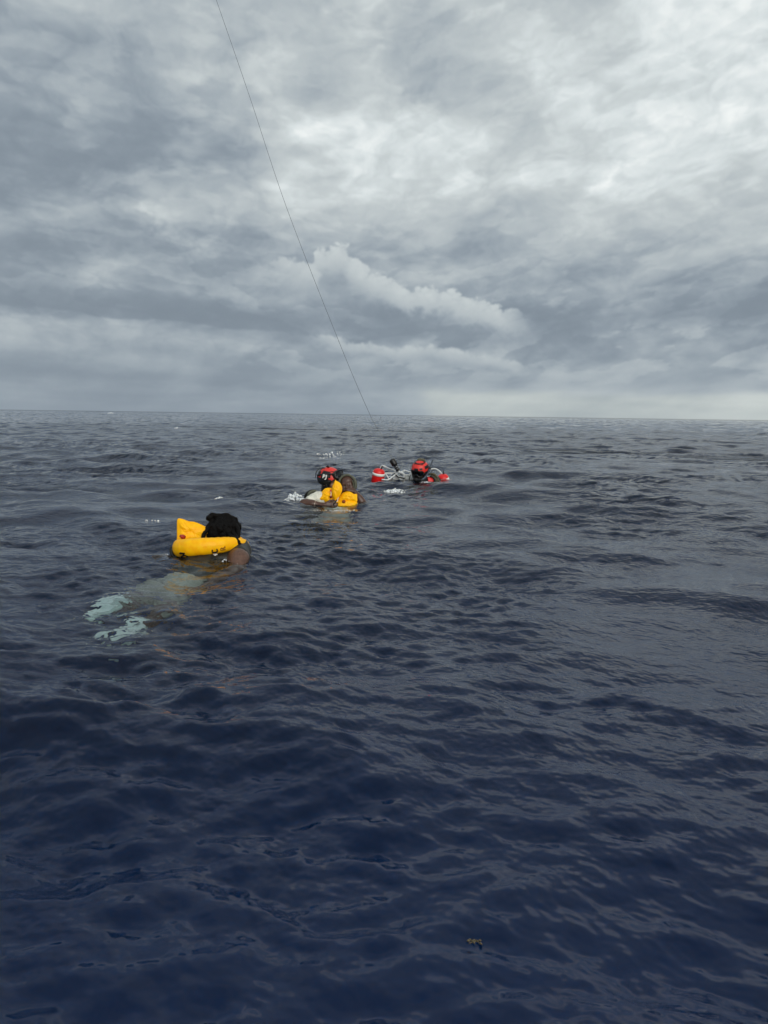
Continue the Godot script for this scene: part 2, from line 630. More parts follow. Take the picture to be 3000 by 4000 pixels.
func thing(called: String, label: String, category: String, at: Vector3, group := "") -> Node3D:
	var o := Node3D.new()
	o.name = numbered(called)
	o.position = at
	o.set_meta("label", label)
	o.set_meta("category", category)
	if group:
		o.set_meta("group", group)
	add_child(o)
	return o


func part(called: String, mesh: Mesh, m: Material, parent: Node3D, at := Transform3D()) -> MeshInstance3D:
	var o := MeshInstance3D.new()
	o.name = called
	o.mesh = mesh
	o.transform = at
	o.material_override = m
	parent.add_child(o, true)
	return o


func mat(c: Color, rough := 0.6, spec := 0.5, metal := 0.0) -> StandardMaterial3D:
	var m := StandardMaterial3D.new()
	m.albedo_color = c
	m.roughness = rough
	m.metallic_specular = spec
	m.metallic = metal
	return m


# colour that wanders between the given tones, in patches of about `patch` metres; relief in centimetres
func mottled(tones: Array, patch: float, rough: float, relief := 0.0, sd := 1, hard := false) -> StandardMaterial3D:
	var n := FastNoiseLite.new()
	n.seed = sd
	n.frequency = 0.03
	n.fractal_octaves = 4
	var g := Gradient.new()
	var off := PackedFloat32Array()
	var cols := PackedColorArray()
	for i in tones.size():
		off.append(0.25 + 0.5 * float(i) / maxi(tones.size() - 1, 1))
		cols.append(tones[i])
	g.offsets = off
	g.colors = cols
	if hard:
		g.interpolation_mode = Gradient.GRADIENT_INTERPOLATE_CONSTANT
	var t := NoiseTexture2D.new()
	t.width = 256
	t.height = 256
	t.seamless = true
	t.noise = n
	t.color_ramp = g
	var m := StandardMaterial3D.new()
	m.albedo_texture = t
	m.roughness = rough
	m.uv1_triplanar = true
	m.uv1_scale = Vector3.ONE / (patch * 8.0)
	if relief > 0.0:
		var h := NoiseTexture2D.new()
		h.width = 256
		h.height = 256
		h.seamless = true
		var n2: FastNoiseLite = n.duplicate()
		n2.frequency = 0.06
		h.noise = n2
		m.heightmap_enabled = true
		m.heightmap_texture = h
		m.heightmap_scale = relief
	return m


# rows of points joined into one smooth sheet; wrap joins the last point of a row to its first; caps close the first and last row
func sheet(rows: Array, wrap := true, caps := true) -> ArrayMesh:
	var st := SurfaceTool.new()
	st.begin(Mesh.PRIMITIVE_TRIANGLES)
	var n: int = rows[0].size()
	for r in rows:
		for p in r:
			st.add_vertex(p)
	for j in rows.size() - 1:
		for i in (n if wrap else n - 1):
			var i2 := (i + 1) % n
			for k in [j * n + i, j * n + i2, (j + 1) * n + i2, j * n + i, (j + 1) * n + i2, (j + 1) * n + i]:
				st.add_index(k)
	if caps and wrap:
		var base := rows.size() * n
		for e in 2:
			var c := Vector3.ZERO
			var row = rows[0] if e == 0 else rows[rows.size() - 1]
			for p in row:
				c += p
			st.add_vertex(c / n)
			var off := 0 if e == 0 else (rows.size() - 1) * n
			for i in n:
				var i2 := (i + 1) % n
				for k in ([base + e, off + i2, off + i] if e == 0 else [base + e, off + i, off + i2]):
					st.add_index(k)
	st.generate_normals()
	return st.commit()


func smooth_path(pts: Array, step: float) -> PackedVector3Array:
	var c := Curve3D.new()
	c.bake_interval = step
	for i in pts.size():
		var t: Vector3 = (pts[mini(i + 1, pts.size() - 1)] - pts[maxi(i - 1, 0)]) / 6.0
		c.add_point(pts[i], -t, t)
	return c.get_baked_points()


# a round bar along a smooth path; radii run evenly along it
func tube(pts: Array, radii: Array, sides := 10, step := 0.015, straight := false) -> ArrayMesh:
	var path := PackedVector3Array(pts) if straight else smooth_path(pts, step)
	var rows := []
	var up := Vector3.UP
	for i in path.size():
		var d := (path[mini(i + 1, path.size() - 1)] - path[maxi(i - 1, 0)]).normalized()
		if absf(d.dot(up)) > 0.95:
			up = Vector3(0.3, 0.1, 0.95)
		var a := d.cross(up).normalized()
		var b := a.cross(d).normalized()
		up = b
		var f := float(i) / (path.size() - 1) * (radii.size() - 1)
		var k := mini(int(f), radii.size() - 2)
		var r: float = lerpf(radii[k], radii[k + 1], f - k) if radii.size() > 1 else radii[0]
		var row := PackedVector3Array()
		for s in sides:
			var an := TAU * s / sides
			row.append(path[i] + (a * cos(an) + b * sin(an)) * r)
		rows.append(row)
	return sheet(rows)


# turned shape: profile of (radius, height) round the y axis
func lathe(prof: Array, sides := 28) -> ArrayMesh:
	var rows := []
	for p in prof:
		var row := PackedVector3Array()
		for s in sides:
			var an := TAU * s / sides
			row.append(Vector3(cos(an) * p.x, p.y, sin(an) * p.x))
		rows.append(row)
	return sheet(rows)


# a bag of air: outline (x, y), swelling to +-thick, with a flat welded rim
func pillow(outline: Array, thick: float, crease: float, sd: int, rim := 0.008) -> ArrayMesh:
	var pts := PackedVector3Array()
	var loop := []
	for p in outline:
		loop.append(Vector3(p.x, p.y, 0))
	loop.append(loop[0])
	var c := Vector2.ZERO
	for p in outline:
		c += p
	c /= outline.size()
	pts = smooth_path(loop, 0.012)
	var noise := FastNoiseLite.new()
	noise.seed = sd
	noise.frequency = 14.0
	var n := pts.size() - 1
	var steps := 9
	# front runs centre -> rim, then the back follows rim -> centre
	var front := []
	for k in range(steps - 1, -2, -1):
		front.append(pillow_row(pts, n, c, k, steps, thick, crease, noise, sd, rim, 1.0))
	for k in range(-1, steps):
		front.append(pillow_row(pts, n, c, k, steps, thick, crease, noise, sd, rim, -1.0))
	return sheet(front)


func pillow_row(pts: PackedVector3Array, n: int, c: Vector2, k: int, steps: int, thick: float, crease: float, noise: FastNoiseLite, sd: int, rim: float, side: float) -> PackedVector3Array:
	var t := maxf(k, 0.0) / (steps - 1)
	var row := PackedVector3Array()
	for i in n:
		var e := Vector2(pts[i].x, pts[i].y)
		if k == -1:
			e += (e - c).normalized() * rim
		var q := e.lerp(c, t * 0.97)
		var swell := pow(1.0 - pow(1.0 - t, 2.2), 0.62)
		var z := thick * swell + 0.0025
		z += crease * swell * (noise.get_noise_2d(q.x, q.y * 1.6) * 0.8 + noise.get_noise_2d(q.x * 2.6 + q.y * 1.2 + 7.0, q.y * 0.7) * (1.0 - t) * 0.9)
		row.append(Vector3(q.x, q.y, z * side))
	return row


# part of a bowl-shaped shell round the origin, from thick inside to the surface; the lower edge may vary with the heading
func dome(rad: Vector3, az0: float, az1: float, lo: Callable, hi: float, lift := 0.0, thick := 0.006, steps := 30, rise := 14) -> ArrayMesh:
	var rows := []
	for j in range(0, 2 * rise + 2):
		var outer := j <= rise
		var t := float(j) / rise if outer else float(2 * rise + 1 - j) / rise
		var row := PackedVector3Array()
		for i in steps + 1:
			var az := deg_to_rad(lerpf(az0, az1, float(i) / steps))
			var l: float = lo.call(rad_to_deg(az))
			var el := deg_to_rad(lerpf(l, hi, t))
			var r := rad + Vector3.ONE * (lift if outer else lift - thick)
			row.append(Vector3(sin(az) * cos(el) * r.x, sin(el) * r.y, cos(az) * cos(el) * r.z))
		rows.append(row)
	rows.append(rows[0])
	var st := SurfaceTool.new()
	st.begin(Mesh.PRIMITIVE_TRIANGLES)
	st.append_from(sheet(rows, false, false), 0, Transform3D())
	if absf(az1 - az0) < 359.0:                 # the two cut sides
		for e in 2:
			var i := 0 if e == 0 else steps
			for j in rise:
				var a: Vector3 = rows[j][i]
				var b: Vector3 = rows[j + 1][i]
				var c: Vector3 = rows[2 * rise + 1 - j][i]
				var d: Vector3 = rows[2 * rise - j][i]
				var n := (b - a).cross(c - a).normalized() * (1.0 if e == 0 else -1.0)
				for p in ([a, b, d, a, d, c] if e == 1 else [a, d, b, a, c, d]):
					st.set_normal(n)
					st.add_vertex(p)
	return st.commit()


# box with its edges eased
func slab(size: Vector3, ease_ := 0.006) -> ArrayMesh:
	var h := size / 2.0
	var rows := []
	var prof := [Vector2(ease_ * 2.0, -h.y), Vector2(ease_ * 0.6, -h.y + ease_ * 0.3), Vector2(0, -h.y + ease_), Vector2(0, h.y - ease_), Vector2(ease_ * 0.6, h.y - ease_ * 0.3), Vector2(ease_ * 2.0, h.y)]
	for p in prof:
		var row := PackedVector3Array()
		var x: float = h.x - p.x
		var z: float = h.z - p.x
		for c in [Vector2(1, 1), Vector2(-1, 1), Vector2(-1, -1), Vector2(1, -1)]:
			var a0: float = Vector2(c.x, c.y).angle() - PI / 4
			for s in 3:
				var an := a0 + PI / 4 * s
				row.append(Vector3(c.x * (x - ease_) + cos(an) * ease_, p.y, c.y * (z - ease_) + sin(an) * ease_))
		rows.append(row)
	return sheet(rows)


# ------------------------------------------------------------------------------------------------ bodies: tapered bones joined smoothly, meshed as surface nets
func bone(a: Vector3, b: Vector3, ra: float, rb: float) -> Array:
	return [a, b, ra, rb]


func field(p: Vector3, bones: Array, k: float) -> float:
	var d := 1e9
	for q in bones:
		var ab: Vector3 = q[1] - q[0]
		var t := clampf((p - q[0]).dot(ab) / maxf(ab.length_squared(), 1e-9), 0.0, 1.0)
		var e: float = p.distance_to(q[0] + ab * t) - lerpf(q[2], q[3], t)
		var h := maxf(k - absf(d - e), 0.0) / k
		d = minf(d, e) - h * h * k * 0.25
	return d


func flesh(bones: Array, cell: float, k: float, into: SurfaceTool = null, rough := 0.0, rough_size := 40.0, at := Transform3D()) -> SurfaceTool:
	var lo := Vector3.ONE * 1e9
	var hi := -lo
	for q in bones:
		for e in 2:
			lo = lo.min(q[e] - Vector3.ONE * (q[2 + e] + 2.5 * cell))
			hi = hi.max(q[e] + Vector3.ONE * (q[2 + e] + 2.5 * cell))
	var B := 4
	var nx := (int(ceil((hi.x - lo.x) / cell)) / B + 1) * B
	var ny := (int(ceil((hi.y - lo.y) / cell)) / B + 1) * B
	var nz := (int(ceil((hi.z - lo.z) / cell)) / B + 1) * B
	var sx := nx + 1
	var sy := ny + 1
	var val := PackedFloat32Array()
	val.resize(sx * sy * (nz + 1))
	val.fill(1.0)
	var active := PackedInt32Array()
	var reach := cell * B * 0.87 + cell * 1.8
	for bz in nz / B:
		for by in ny / B:
			for bx in nx / B:
				var c := lo + Vector3(bx + 0.5, by + 0.5, bz + 0.5) * cell * B
				var near := []
				var best := 1e9
				for q in bones:
					var ab: Vector3 = q[1] - q[0]
					var t := clampf((c - q[0]).dot(ab) / maxf(ab.length_squared(), 1e-9), 0.0, 1.0)
					var e: float = c.distance_to(q[0] + ab * t) - lerpf(q[2], q[3], t)
					best = minf(best, e)
					if e < reach + k + rough:
						near.append(q)
				if best > reach + k + rough:
					continue
				var x0 := bx * B
				var y0 := by * B
				var z0 := bz * B
				active.append_array(PackedInt32Array([x0, y0, z0]))
				for z in range(z0, z0 + B + 1):
					for y in range(y0, y0 + B + 1):
						for x in range(x0, x0 + B + 1):
							var i := (z * sy + y) * sx + x
							if val[i] != 1.0:
								continue
							var p := lo + Vector3(x, y, z) * cell
							var f := field(p, near, k)
							if rough > 0.0:
								f += n_skin.get_noise_3d(p.x * rough_size, p.y * rough_size, p.z * rough_size) * rough
							val[i] = f
	var st := into if into else SurfaceTool.new()
	if not into:
		st.begin(Mesh.PRIMITIVE_TRIANGLES)
	var vert := PackedVector3Array()
	var cell_of := {}
	var corner := [0, 1, sx, sx + 1, sx * sy, sx * sy + 1, sx * sy + sx, sx * sy + sx + 1]
	for a in active.size() / 3:
		for z in range(active[a * 3 + 2], active[a * 3 + 2] + B):
			for y in range(active[a * 3 + 1], active[a * 3 + 1] + B):
				for x in range(active[a * 3], active[a * 3] + B):
					var i := (z * sy + y) * sx + x
					var neg := 0
					for o in corner:
						if val[i + o] < 0.0:
							neg += 1
					if neg == 0 or neg == 8:
						continue
					var sum := Vector3.ZERO
					var cnt := 0
					for e in [[0, 1], [2, 3], [4, 5], [6, 7], [0, 2], [1, 3], [4, 6], [5, 7], [0, 4], [1, 5], [2, 6], [3, 7]]:
						var va := val[i + corner[e[0]]]
						var vb := val[i + corner[e[1]]]
						if (va < 0.0) != (vb < 0.0):
							var t := va / (va - vb)
							var pa := Vector3(e[0] & 1, (e[0] >> 1) & 1, e[0] >> 2)
							var pb := Vector3(e[1] & 1, (e[1] >> 1) & 1, e[1] >> 2)
							sum += pa.lerp(pb, t)
							cnt += 1
					cell_of[i] = vert.size()
					vert.append(at * (lo + (Vector3(x, y, z) + sum / cnt) * cell))
	var idx := PackedInt32Array()
	for i in cell_of:
		var x: int = i % sx
		var y: int = (i / sx) % sy
		for ax in 3:
			var step: int = [1, sx, sx * sy][ax]
			var u: int = [sx, sx * sy, 1][ax]
			var w: int = [sx * sy, 1, sx][ax]
			if (val[i] < 0.0) == (val[i + step] < 0.0):
				continue
			if not (cell_of.has(i - u) and cell_of.has(i - w) and cell_of.has(i - u - w)):
				continue
			var q := [cell_of[i], cell_of[i - u], cell_of[i - u - w], cell_of[i - w]]
			if val[i] > 0.0:
				q.reverse()
			for j in [0, 1, 2, 0, 2, 3]:
				idx.append(q[j])
	# smooth normals, then hand the triangles over
	var nor := PackedVector3Array()
	nor.resize(vert.size())
	for j in range(0, idx.size(), 3):
		var n := (vert[idx[j + 2]] - vert[idx[j]]).cross(vert[idx[j + 1]] - vert[idx[j]])
		for e in 3:
			nor[idx[j + e]] += n
	for j in idx:
		st.set_normal(nor[j].normalized())
		st.add_vertex(vert[j])
	return st


# head, face towards +z, origin between the ears
func head_bones(scale := 1.0) -> Array:
	var out := []
	for q in [
		[0, .035, -.025, 0, .045, .004, .088, .080], [0, -.01, .025, 0, -.06, .040, .058, .048], [-.03, -.075, .03, .03, -.075, .03, .035, .035], [0, -.09, .05, 0, -.098, .062, .028, .022],
		[-.040, .024, .072, .040, .024, .072, .017, .017], [-.046, .008, .073, -.020, .009, .079, .0085, .0085], [.046, .008, .073, .020, .009, .079, .0085, .0085], [-.044, -.011, .070, -.020, -.011, .075, .0075, .0075], [.044, -.011, .070, .020, -.011, .075, .0075, .0075], [0, .01, .094, 0, -.026, .112, .010, .014], [-.013, -.031, .102, .013, -.031, .102, .010, .010],
		[-.022, -.060, .084, .022, -.060, .084, .0105, .0105], [-.018, -.075, .082, .018, -.075, .082, .0105, .0105], [-.042, -.025, .062, -.040, -.03, .060, .03, .03], [.042, -.025, .062, .040, -.03, .060, .03, .03],
		[-.090, .0, -.012, -.091, -.034, -.004, .013, .010], [.090, .0, -.012, .091, -.034, -.004, .013, .010], [0, -.06, -.02, 0, -.15, -.045, .055, .06],
	]:
		out.append(bone(Vector3(q[0], q[1], q[2]) * scale, Vector3(q[3], q[4], q[5]) * scale, q[6] * scale, q[7] * scale))
	return out


# five-fingered hand from the wrist; dir: along the palm, nrm: out of its back; curl 0 flat .. 1 closed; side: which side the thumb leaves
func hand_bones(wrist: Vector3, dir: Vector3, nrm: Vector3, curl: float, side: float) -> Array:
	var d := dir.normalized()
	var n := (nrm - d * nrm.dot(d)).normalized()
	var s := d.cross(n).normalized() * side
	var out := []
	for f in 4:
		var off := (f - 1.5) * 0.020
		out.append(bone(wrist + s * off * 0.6 + d * 0.01, wrist + d * 0.078 + s * off, 0.016, 0.012))
		var p := wrist + d * 0.085 + s * off * 1.05
		var len_: float = [0.042, 0.047, 0.044, 0.034][f]
		var an := curl * 0.75 + 0.1
		for j in 3:
			var v := d * cos(an) - n * sin(an)
			var e: Vector3 = p + v * len_ * [1.0, 0.72, 0.55][j]
			out.append(bone(p, e, 0.0098 - 0.0012 * j, 0.0090 - 0.0012 * j))
			p = e
			an += curl * 0.85 + 0.08
	var tb := wrist + d * 0.022 + s * -0.026
	var t1 := tb + d * 0.030 - s * 0.030 - n * 0.012
	var t2 := t1 + d * 0.032 - s * 0.008 - n * 0.014
	var t3 := t2 + d * 0.024 + s * 0.004 - n * 0.008
	out.append(bone(tb, t1, 0.015, 0.0115))
	out.append(bone(t1, t2, 0.011, 0.010))
	out.append(bone(t2, t3, 0.0100, 0.0085))
	return out


func text_mesh(word: String, size: float, depth := 0.002, bold := true) -> TextMesh:
	var t := TextMesh.new()
	var f := SystemFont.new()
	f.font_names = PackedStringArray(["Droid Sans"])
	f.font_weight = 700 if bold else 400
	t.font = f
	t.text = word
	t.font_size = 64
	t.pixel_size = size / 64.0
	t.depth = depth
	return t


# ------------------------------------------------------------------------------------------------ the things
var M := {}


func make_materials() -> void:
	n_skin.seed = 3
	n_skin.frequency = 1.0
	n_skin.fractal_octaves = 3
	M.vest = mottled([Color(0.99, 0.69, 0.01), Color(1.0, 0.73, 0.01), Color(1.0, 0.76, 0.02)], 0.05, 0.45, 0.06, 4)
	M.vest.metallic_specular = 0.35
	M.ink = mat(Color(0.04, 0.04, 0.05), 0.6)
	M.skin = mottled([Color(0.27, 0.18, 0.14), Color(0.30, 0.20, 0.155), Color(0.33, 0.22, 0.17)], 0.03, 0.36, 0.03, 6)
	M.skin_brown = mottled([Color(0.32, 0.225, 0.18), Color(0.36, 0.26, 0.21), Color(0.40, 0.29, 0.235)], 0.02, 0.34, 0.05, 8)
	M.skin_tan = mottled([Color(0.50, 0.36, 0.28), Color(0.58, 0.43, 0.34)], 0.03, 0.4, 0.03, 9)
	M.hair = mottled([Color(0.018, 0.015, 0.015), Color(0.045, 0.035, 0.032)], 0.008, 0.6, 0.25, 10)
	M.hair.metallic_specular = 0.25
	M.shirt_dark = mottled([Color(0.10, 0.10, 0.09), Color(0.17, 0.17, 0.14)], 0.02, 0.45, 0.12, 11)
	M.shirt_white = mottled([Color(0.80, 0.80, 0.74), Color(0.88, 0.87, 0.82)], 0.03, 0.6, 0.2, 12)
	M.shorts = mottled([Color(0.56, 0.56, 0.51), Color(0.68, 0.68, 0.63)], 0.04, 0.7, 0.3, 13)
	M.shoe = mottled([Color(0.80, 0.90, 0.86), Color(0.88, 0.95, 0.92)], 0.03, 0.6, 0.1, 14)
	M.sole = mottled([Color(0.86, 0.92, 0.88), Color(0.93, 0.96, 0.94)], 0.03, 0.7, 0.1, 15)
	M.red = mottled([Color(0.80, 0.17, 0.14), Color(0.88, 0.22, 0.18)], 0.03, 0.42, 0.02, 16)
	M.float_red = mottled([Color(0.80, 0.07, 0.07), Color(0.88, 0.10, 0.10)], 0.04, 0.4, 0.03, 17)
	M.black = mottled([Color(0.035, 0.037, 0.04), Color(0.065, 0.067, 0.07)], 0.02, 0.5, 0.05, 18)
	M.rubber = mat(Color(0.05, 0.053, 0.058), 0.42)
	M.white_print = mat(Color(0.88, 0.88, 0.86), 0.6)
	M.camo = mottled([Color(0.16, 0.15, 0.12), Color(0.30, 0.28, 0.20), Color(0.45, 0.41, 0.31), Color(0.24, 0.25, 0.17), Color(0.52, 0.48, 0.38)], 0.012, 0.75, 0.1, 19, true)
	M.wetsuit = mottled([Color(0.06, 0.062, 0.065), Color(0.10, 0.10, 0.10)], 0.03, 0.55, 0.1, 20)
	M.olive = mottled([Color(0.29, 0.30, 0.25), Color(0.37, 0.38, 0.32)], 0.02, 0.75, 0.15, 21)
	M.frame_white = mottled([Color(0.76, 0.78, 0.78), Color(0.86, 0.87, 0.87)], 0.03, 0.3, 0.0, 22)
	M.steel = mat(Color(0.62, 0.63, 0.64), 0.3, 0.5, 1.0)
	M.web_white = mottled([Color(0.70, 0.71, 0.70), Color(0.84, 0.85, 0.84)], 0.015, 0.75, 0.2, 23)
	M.band_white = mat(Color(0.88, 0.87, 0.85), 0.5)
	M.snorkel = mat(Color(0.20, 0.25, 0.31), 0.35)
	M.glass = mat(Color(0.02, 0.025, 0.03), 0.08)
	M.cable = mat(Color(0.36, 0.38, 0.40), 0.45, 0.5, 0.3)
	M.eye = mat(Color(0.50, 0.45, 0.40), 0.2)
	M.iris = mat(Color(0.06, 0.035, 0.02), 0.15)
	M.bracelet = mat(Color(0.75, 0.68, 0.60), 0.5)
	M.weed = mottled([Color(0.26, 0.24, 0.17), Color(0.38, 0.35, 0.26)], 0.004, 0.7, 0.0, 24)
	M.foam = mat(Color(0.90, 0.92, 0.93), 0.5)


func origin(x: float, z: float) -> Vector3:
	return Vector3(x, water_at(x, z), z)


func build_scene() -> void:
	build_sea()
	make_materials()
	build_near_swimmer(origin(-1.182, -4.737))
	build_pair(origin(-0.605, -7.961))
	build_litter_group(origin(0.54, -10.29))
	build_small_things()


# inflated tube of a vest: path, half height and half depth, ends closed, a welded seam along its outer face
func bladder(pts: Array, hy: Array, hz: Array, crease: float, sd: int) -> ArrayMesh:
	var path := smooth_path(pts, 0.010)
	var noise := FastNoiseLite.new()
	noise.seed = sd
	noise.frequency = 10.0
	noise.fractal_octaves = 2
	var rows := []
	var n := path.size()
	for i in n:
		var s := float(i) / (n - 1)
		var d := (path[mini(i + 1, n - 1)] - path[maxi(i - 1, 0)]).normalized()
		var a := Vector3.UP
		a = (a - d * a.dot(d)).normalized()
		var b := a.cross(d).normalized()
		var f := s * (hy.size() - 1)
		var k := mini(int(f), hy.size() - 2)
		var endr := sqrt(maxf(1.0 - pow(absf(2.0 * s - 1.0), 7.0), 0.0004))
		var ry := lerpf(hy[k], hy[k + 1], f - k) * endr
		var rz := lerpf(hz[k], hz[k + 1], f - k) * endr
		var row := PackedVector3Array()
		for q in 40:
			var an := TAU * q / 40.0
			var c := cos(an)
			var e := sin(an)
			var ring := pow(pow(absf(c), 2.3) + pow(absf(e), 2.3), -1.0 / 2.3)
			var p := path[i]
			var wr := 1.0 + crease * (noise.get_noise_2d(s * 1.6, an * 0.05) + 0.6 * noise.get_noise_2d(s * 5.0 + 9.0, an * 0.03) * pow(absf(2.0 * s - 1.0), 3.0) * 2.0)
			# the two skins meet in a seam above and below the middle: a shallow valley with a ridge in it
			var seam := exp(-pow((absf(an - PI) - 2.05) / 0.10, 2.0)) * 0.030
			row.append(p + (a * c * ry + b * e * rz) * ring * (wr - seam))
		rows.append(row)
	return sheet(rows)


func eyes(parent: Node3D, at: Transform3D) -> void:
	var ball := SphereMesh.new()
	ball.radius = 0.0125
	ball.height = 0.025
	ball.radial_segments = 16
	ball.rings = 8
	var pupil := SphereMesh.new()
	pupil.radius = 0.0065
	pupil.height = 0.013
	pupil.radial_segments = 12
	pupil.rings = 6
	for s in [-1, 1]:
		var e := part("eye", ball, M.eye, parent, at * Transform3D(Basis(), Vector3(0.032 * s, -0.001, 0.0735)))
		part("iris", pupil, M.iris, e, Transform3D(Basis(), Vector3(0, 0, 0.0075)))


# ------------------------------------------------------------ swimmer with braids, seen from behind
func build_near_swimmer(o: Vector3) -> void:
	var t := thing("person", "swimmer with black braids and pale shoes, face turned away, in yellow collar vest", "person", o, "people in the water")
	var L := func(x: float, y: float, z: float) -> Vector3: return Vector3(x, y, z)
	var bones := []
	var shoulder_l := Vector3(-0.13, 0.0, 0.03)
	var shoulder_r := Vector3(0.19, 0.025, 0.02)
	bones.append(bone(Vector3(0.06, 0.10, -0.08), Vector3(0.04, -0.02, 0.0), 0.058, 0.07))
	bones.append(bone(shoulder_l, shoulder_r, 0.072, 0.070))
	bones.append(bone(Vector3(-0.03, -0.06, 0.06), Vector3(-0.05, -0.16, 0.28), 0.135, 0.12))
	bones.append(bone(Vector3(0.06, -0.06, 0.06), Vector3(0.0, -0.16, 0.28), 0.135, 0.12))
	bones.append(bone(Vector3(-0.03, -0.19, 0.30), Vector3(-0.10, -0.28, 0.50), 0.125, 0.145))
	bones.append(bone(Vector3(-0.16, -0.29, 0.50), Vector3(-0.03, -0.29, 0.50), 0.115, 0.115))
	# legs, bent at the knee, kicking
	var ankle_l := Vector3(-0.27, -0.25, 1.02)
	var ankle_r := Vector3(-0.085, -0.33, 1.26)
	for q in [[Vector3(-0.18, -0.30, 0.50), Vector3(-0.31, -0.52, 0.78), ankle_l], [Vector3(-0.02, -0.30, 0.52), Vector3(-0.04, -0.48, 0.88), ankle_r]]:
		bones.append(bone(q[0], q[1], 0.095, 0.062))
		bones.append(bone(q[1], q[1].lerp(q[2], 0.35), 0.058, 0.058))
		bones.append(bone(q[1].lerp(q[2], 0.35), q[2], 0.058, 0.038))
	# arms: the right one breaks the surface at the shoulder, its forearm trails below; the left reaches down
	var elbow_r := Vector3(0.235, -0.085, 0.28)
	var wrist_r := Vector3(0.07, -0.17, 0.52)
	bones.append(bone(shoulder_r, Vector3(0.225, 0.0, 0.16), 0.068, 0.060))
	bones.append(bone(Vector3(0.225, 0.0, 0.16), elbow_r, 0.060, 0.048))
	bones.append(bone(elbow_r, elbow_r.lerp(wrist_r, 0.4), 0.043, 0.042))
	bones.append(bone(elbow_r.lerp(wrist_r, 0.4), wrist_r, 0.042, 0.027))
	var elbow_l := Vector3(-0.33, -0.16, -0.06)
	var wrist_l := Vector3(-0.30, -0.22, -0.30)
	bones.append(bone(shoulder_l, elbow_l, 0.062, 0.044))
	bones.append(bone(elbow_l, wrist_l, 0.043, 0.027))
	var st := flesh(bones, 0.016, 0.05)
	flesh(hand_bones(wrist_r, wrist_r - elbow_r, Vector3(0.2, 0.9, 0.3), 0.25, 1.0), 0.0055, 0.012, st)
	flesh(hand_bones(wrist_l, wrist_l - elbow_l, Vector3(0, 1, 0), 0.25, -1.0), 0.0055, 0.012, st)
	var ht := Transform3D(Basis.from_euler(Vector3(deg_to_rad(12), deg_to_rad(170), 0)), Vector3(0.068, 0.104, -0.13))
	flesh(head_bones(), 0.006, 0.014, st, 0.0, 40.0, ht)
	part("body", st.commit(), M.skin_brown, t)
	eyes(t, ht)
	# hair: a dense head of braids gathered up, loops standing off it, tails hanging over the collar
	var hb := []
	hb.append(bone(Vector3(0.068, 0.143, -0.125), Vector3(0.072, 0.132, -0.10), 0.094, 0.088))
	hb.append(bone(Vector3(0.02, 0.135, -0.06), Vector3(0.12, 0.130, -0.06), 0.055, 0.060))
	var r := RandomNumberGenerator.new()
	r.seed = 77
	for i in 34:
		var az := r.randf_range(-1.9, 1.9)
		var c := Vector3(0.07, 0.144, -0.115)
		var rr := 0.092
		var p0 := c + Vector3(sin(az) * 0.35, 0.93, 0.25 * cos(az)).normalized() * rr
		var p1 := c + Vector3(sin(az) * 0.95, 0.30, cos(az) * 0.75).normalized() * (rr + r.randf_range(0.002, 0.016))
		var p2 := c + Vector3(sin(az) * 0.95, -0.55, cos(az) * 0.85).normalized() * (rr + r.randf_range(-0.004, 0.012))
		hb.append(bone(p0, p1, 0.011, 0.012))
		hb.append(bone(p1, p2, 0.012, 0.010))
	for i in 15:                                # thick ropes that stand off the head
		var az := lerpf(-2.0, 2.0, i / 14.0) + r.randf_range(-0.1, 0.1)
		var c := Vector3(0.07, 0.140, -0.110)
		var out := r.randf_range(0.098, 0.114)
		var q0 := c + Vector3(sin(az) * 0.5, 0.85, 0.4 * cos(az)).normalized() * 0.096
		var q1 := c + Vector3(sin(az), 0.35 + r.randf_range(-0.15, 0.2), cos(az) * 0.8).normalized() * out
		var q2 := c + Vector3(sin(az), -0.45, cos(az) * 0.8).normalized() * (out - r.randf_range(0.0, 0.02))
		hb.append(bone(q0, q1, 0.013, 0.0145))
		hb.append(bone(q1, q2, 0.0145, 0.011))
	for q in [[Vector3(0.0, 0.20, -0.10), Vector3(-0.032, 0.235, -0.09), Vector3(-0.008, 0.252, -0.10), Vector3(0.05, 0.246, -0.11)], [Vector3(0.11, 0.235, -0.11), Vector3(0.150, 0.225, -0.10), Vector3(0.166, 0.18, -0.09), Vector3(0.158, 0.12, -0.07)], [Vector3(-0.02, 0.19, -0.08), Vector3(-0.045, 0.15, -0.06), Vector3(-0.02, 0.11, -0.04), Vector3(0.0, 0.10, -0.03)], [Vector3(0.05, 0.245, -0.12), Vector3(0.09, 0.252, -0.10), Vector3(0.13, 0.235, -0.09), Vector3(0.15, 0.20, -0.06)]]:
		for j in 3:
			hb.append(bone(q[j], q[j + 1], 0.017, 0.017))
	var hair := part("hair", flesh(hb, 0.006, 0.010, null, 0.007, 60.0).commit(), M.hair, t)
	for q in [[Vector3(0.14, 0.16, -0.03), Vector3(0.175, 0.13, 0.02), Vector3(0.205, 0.105, 0.075), Vector3(0.232, 0.055, 0.105), Vector3(0.238, 0.03, 0.105)], [Vector3(0.12, 0.14, -0.01), Vector3(0.155, 0.13, 0.05), Vector3(0.195, 0.12, 0.09), Vector3(0.225, 0.085, 0.11)], [Vector3(0.155, 0.20, -0.06), Vector3(0.185, 0.16, -0.03), Vector3(0.19, 0.11, 0.02)], [Vector3(-0.02, 0.17, -0.04), Vector3(-0.045, 0.135, -0.01), Vector3(-0.04, 0.11, 0.03)]]:
		var path := smooth_path(q, 0.004)
		var bb := []
		for i in range(0, path.size() - 3, 3):      # plaited: knots strung along the tail
			bb.append(bone(path[i] + Vector3(0.0035 if i % 2 else -0.0035, 0, 0), path[i + 3], 0.0125, 0.0095))
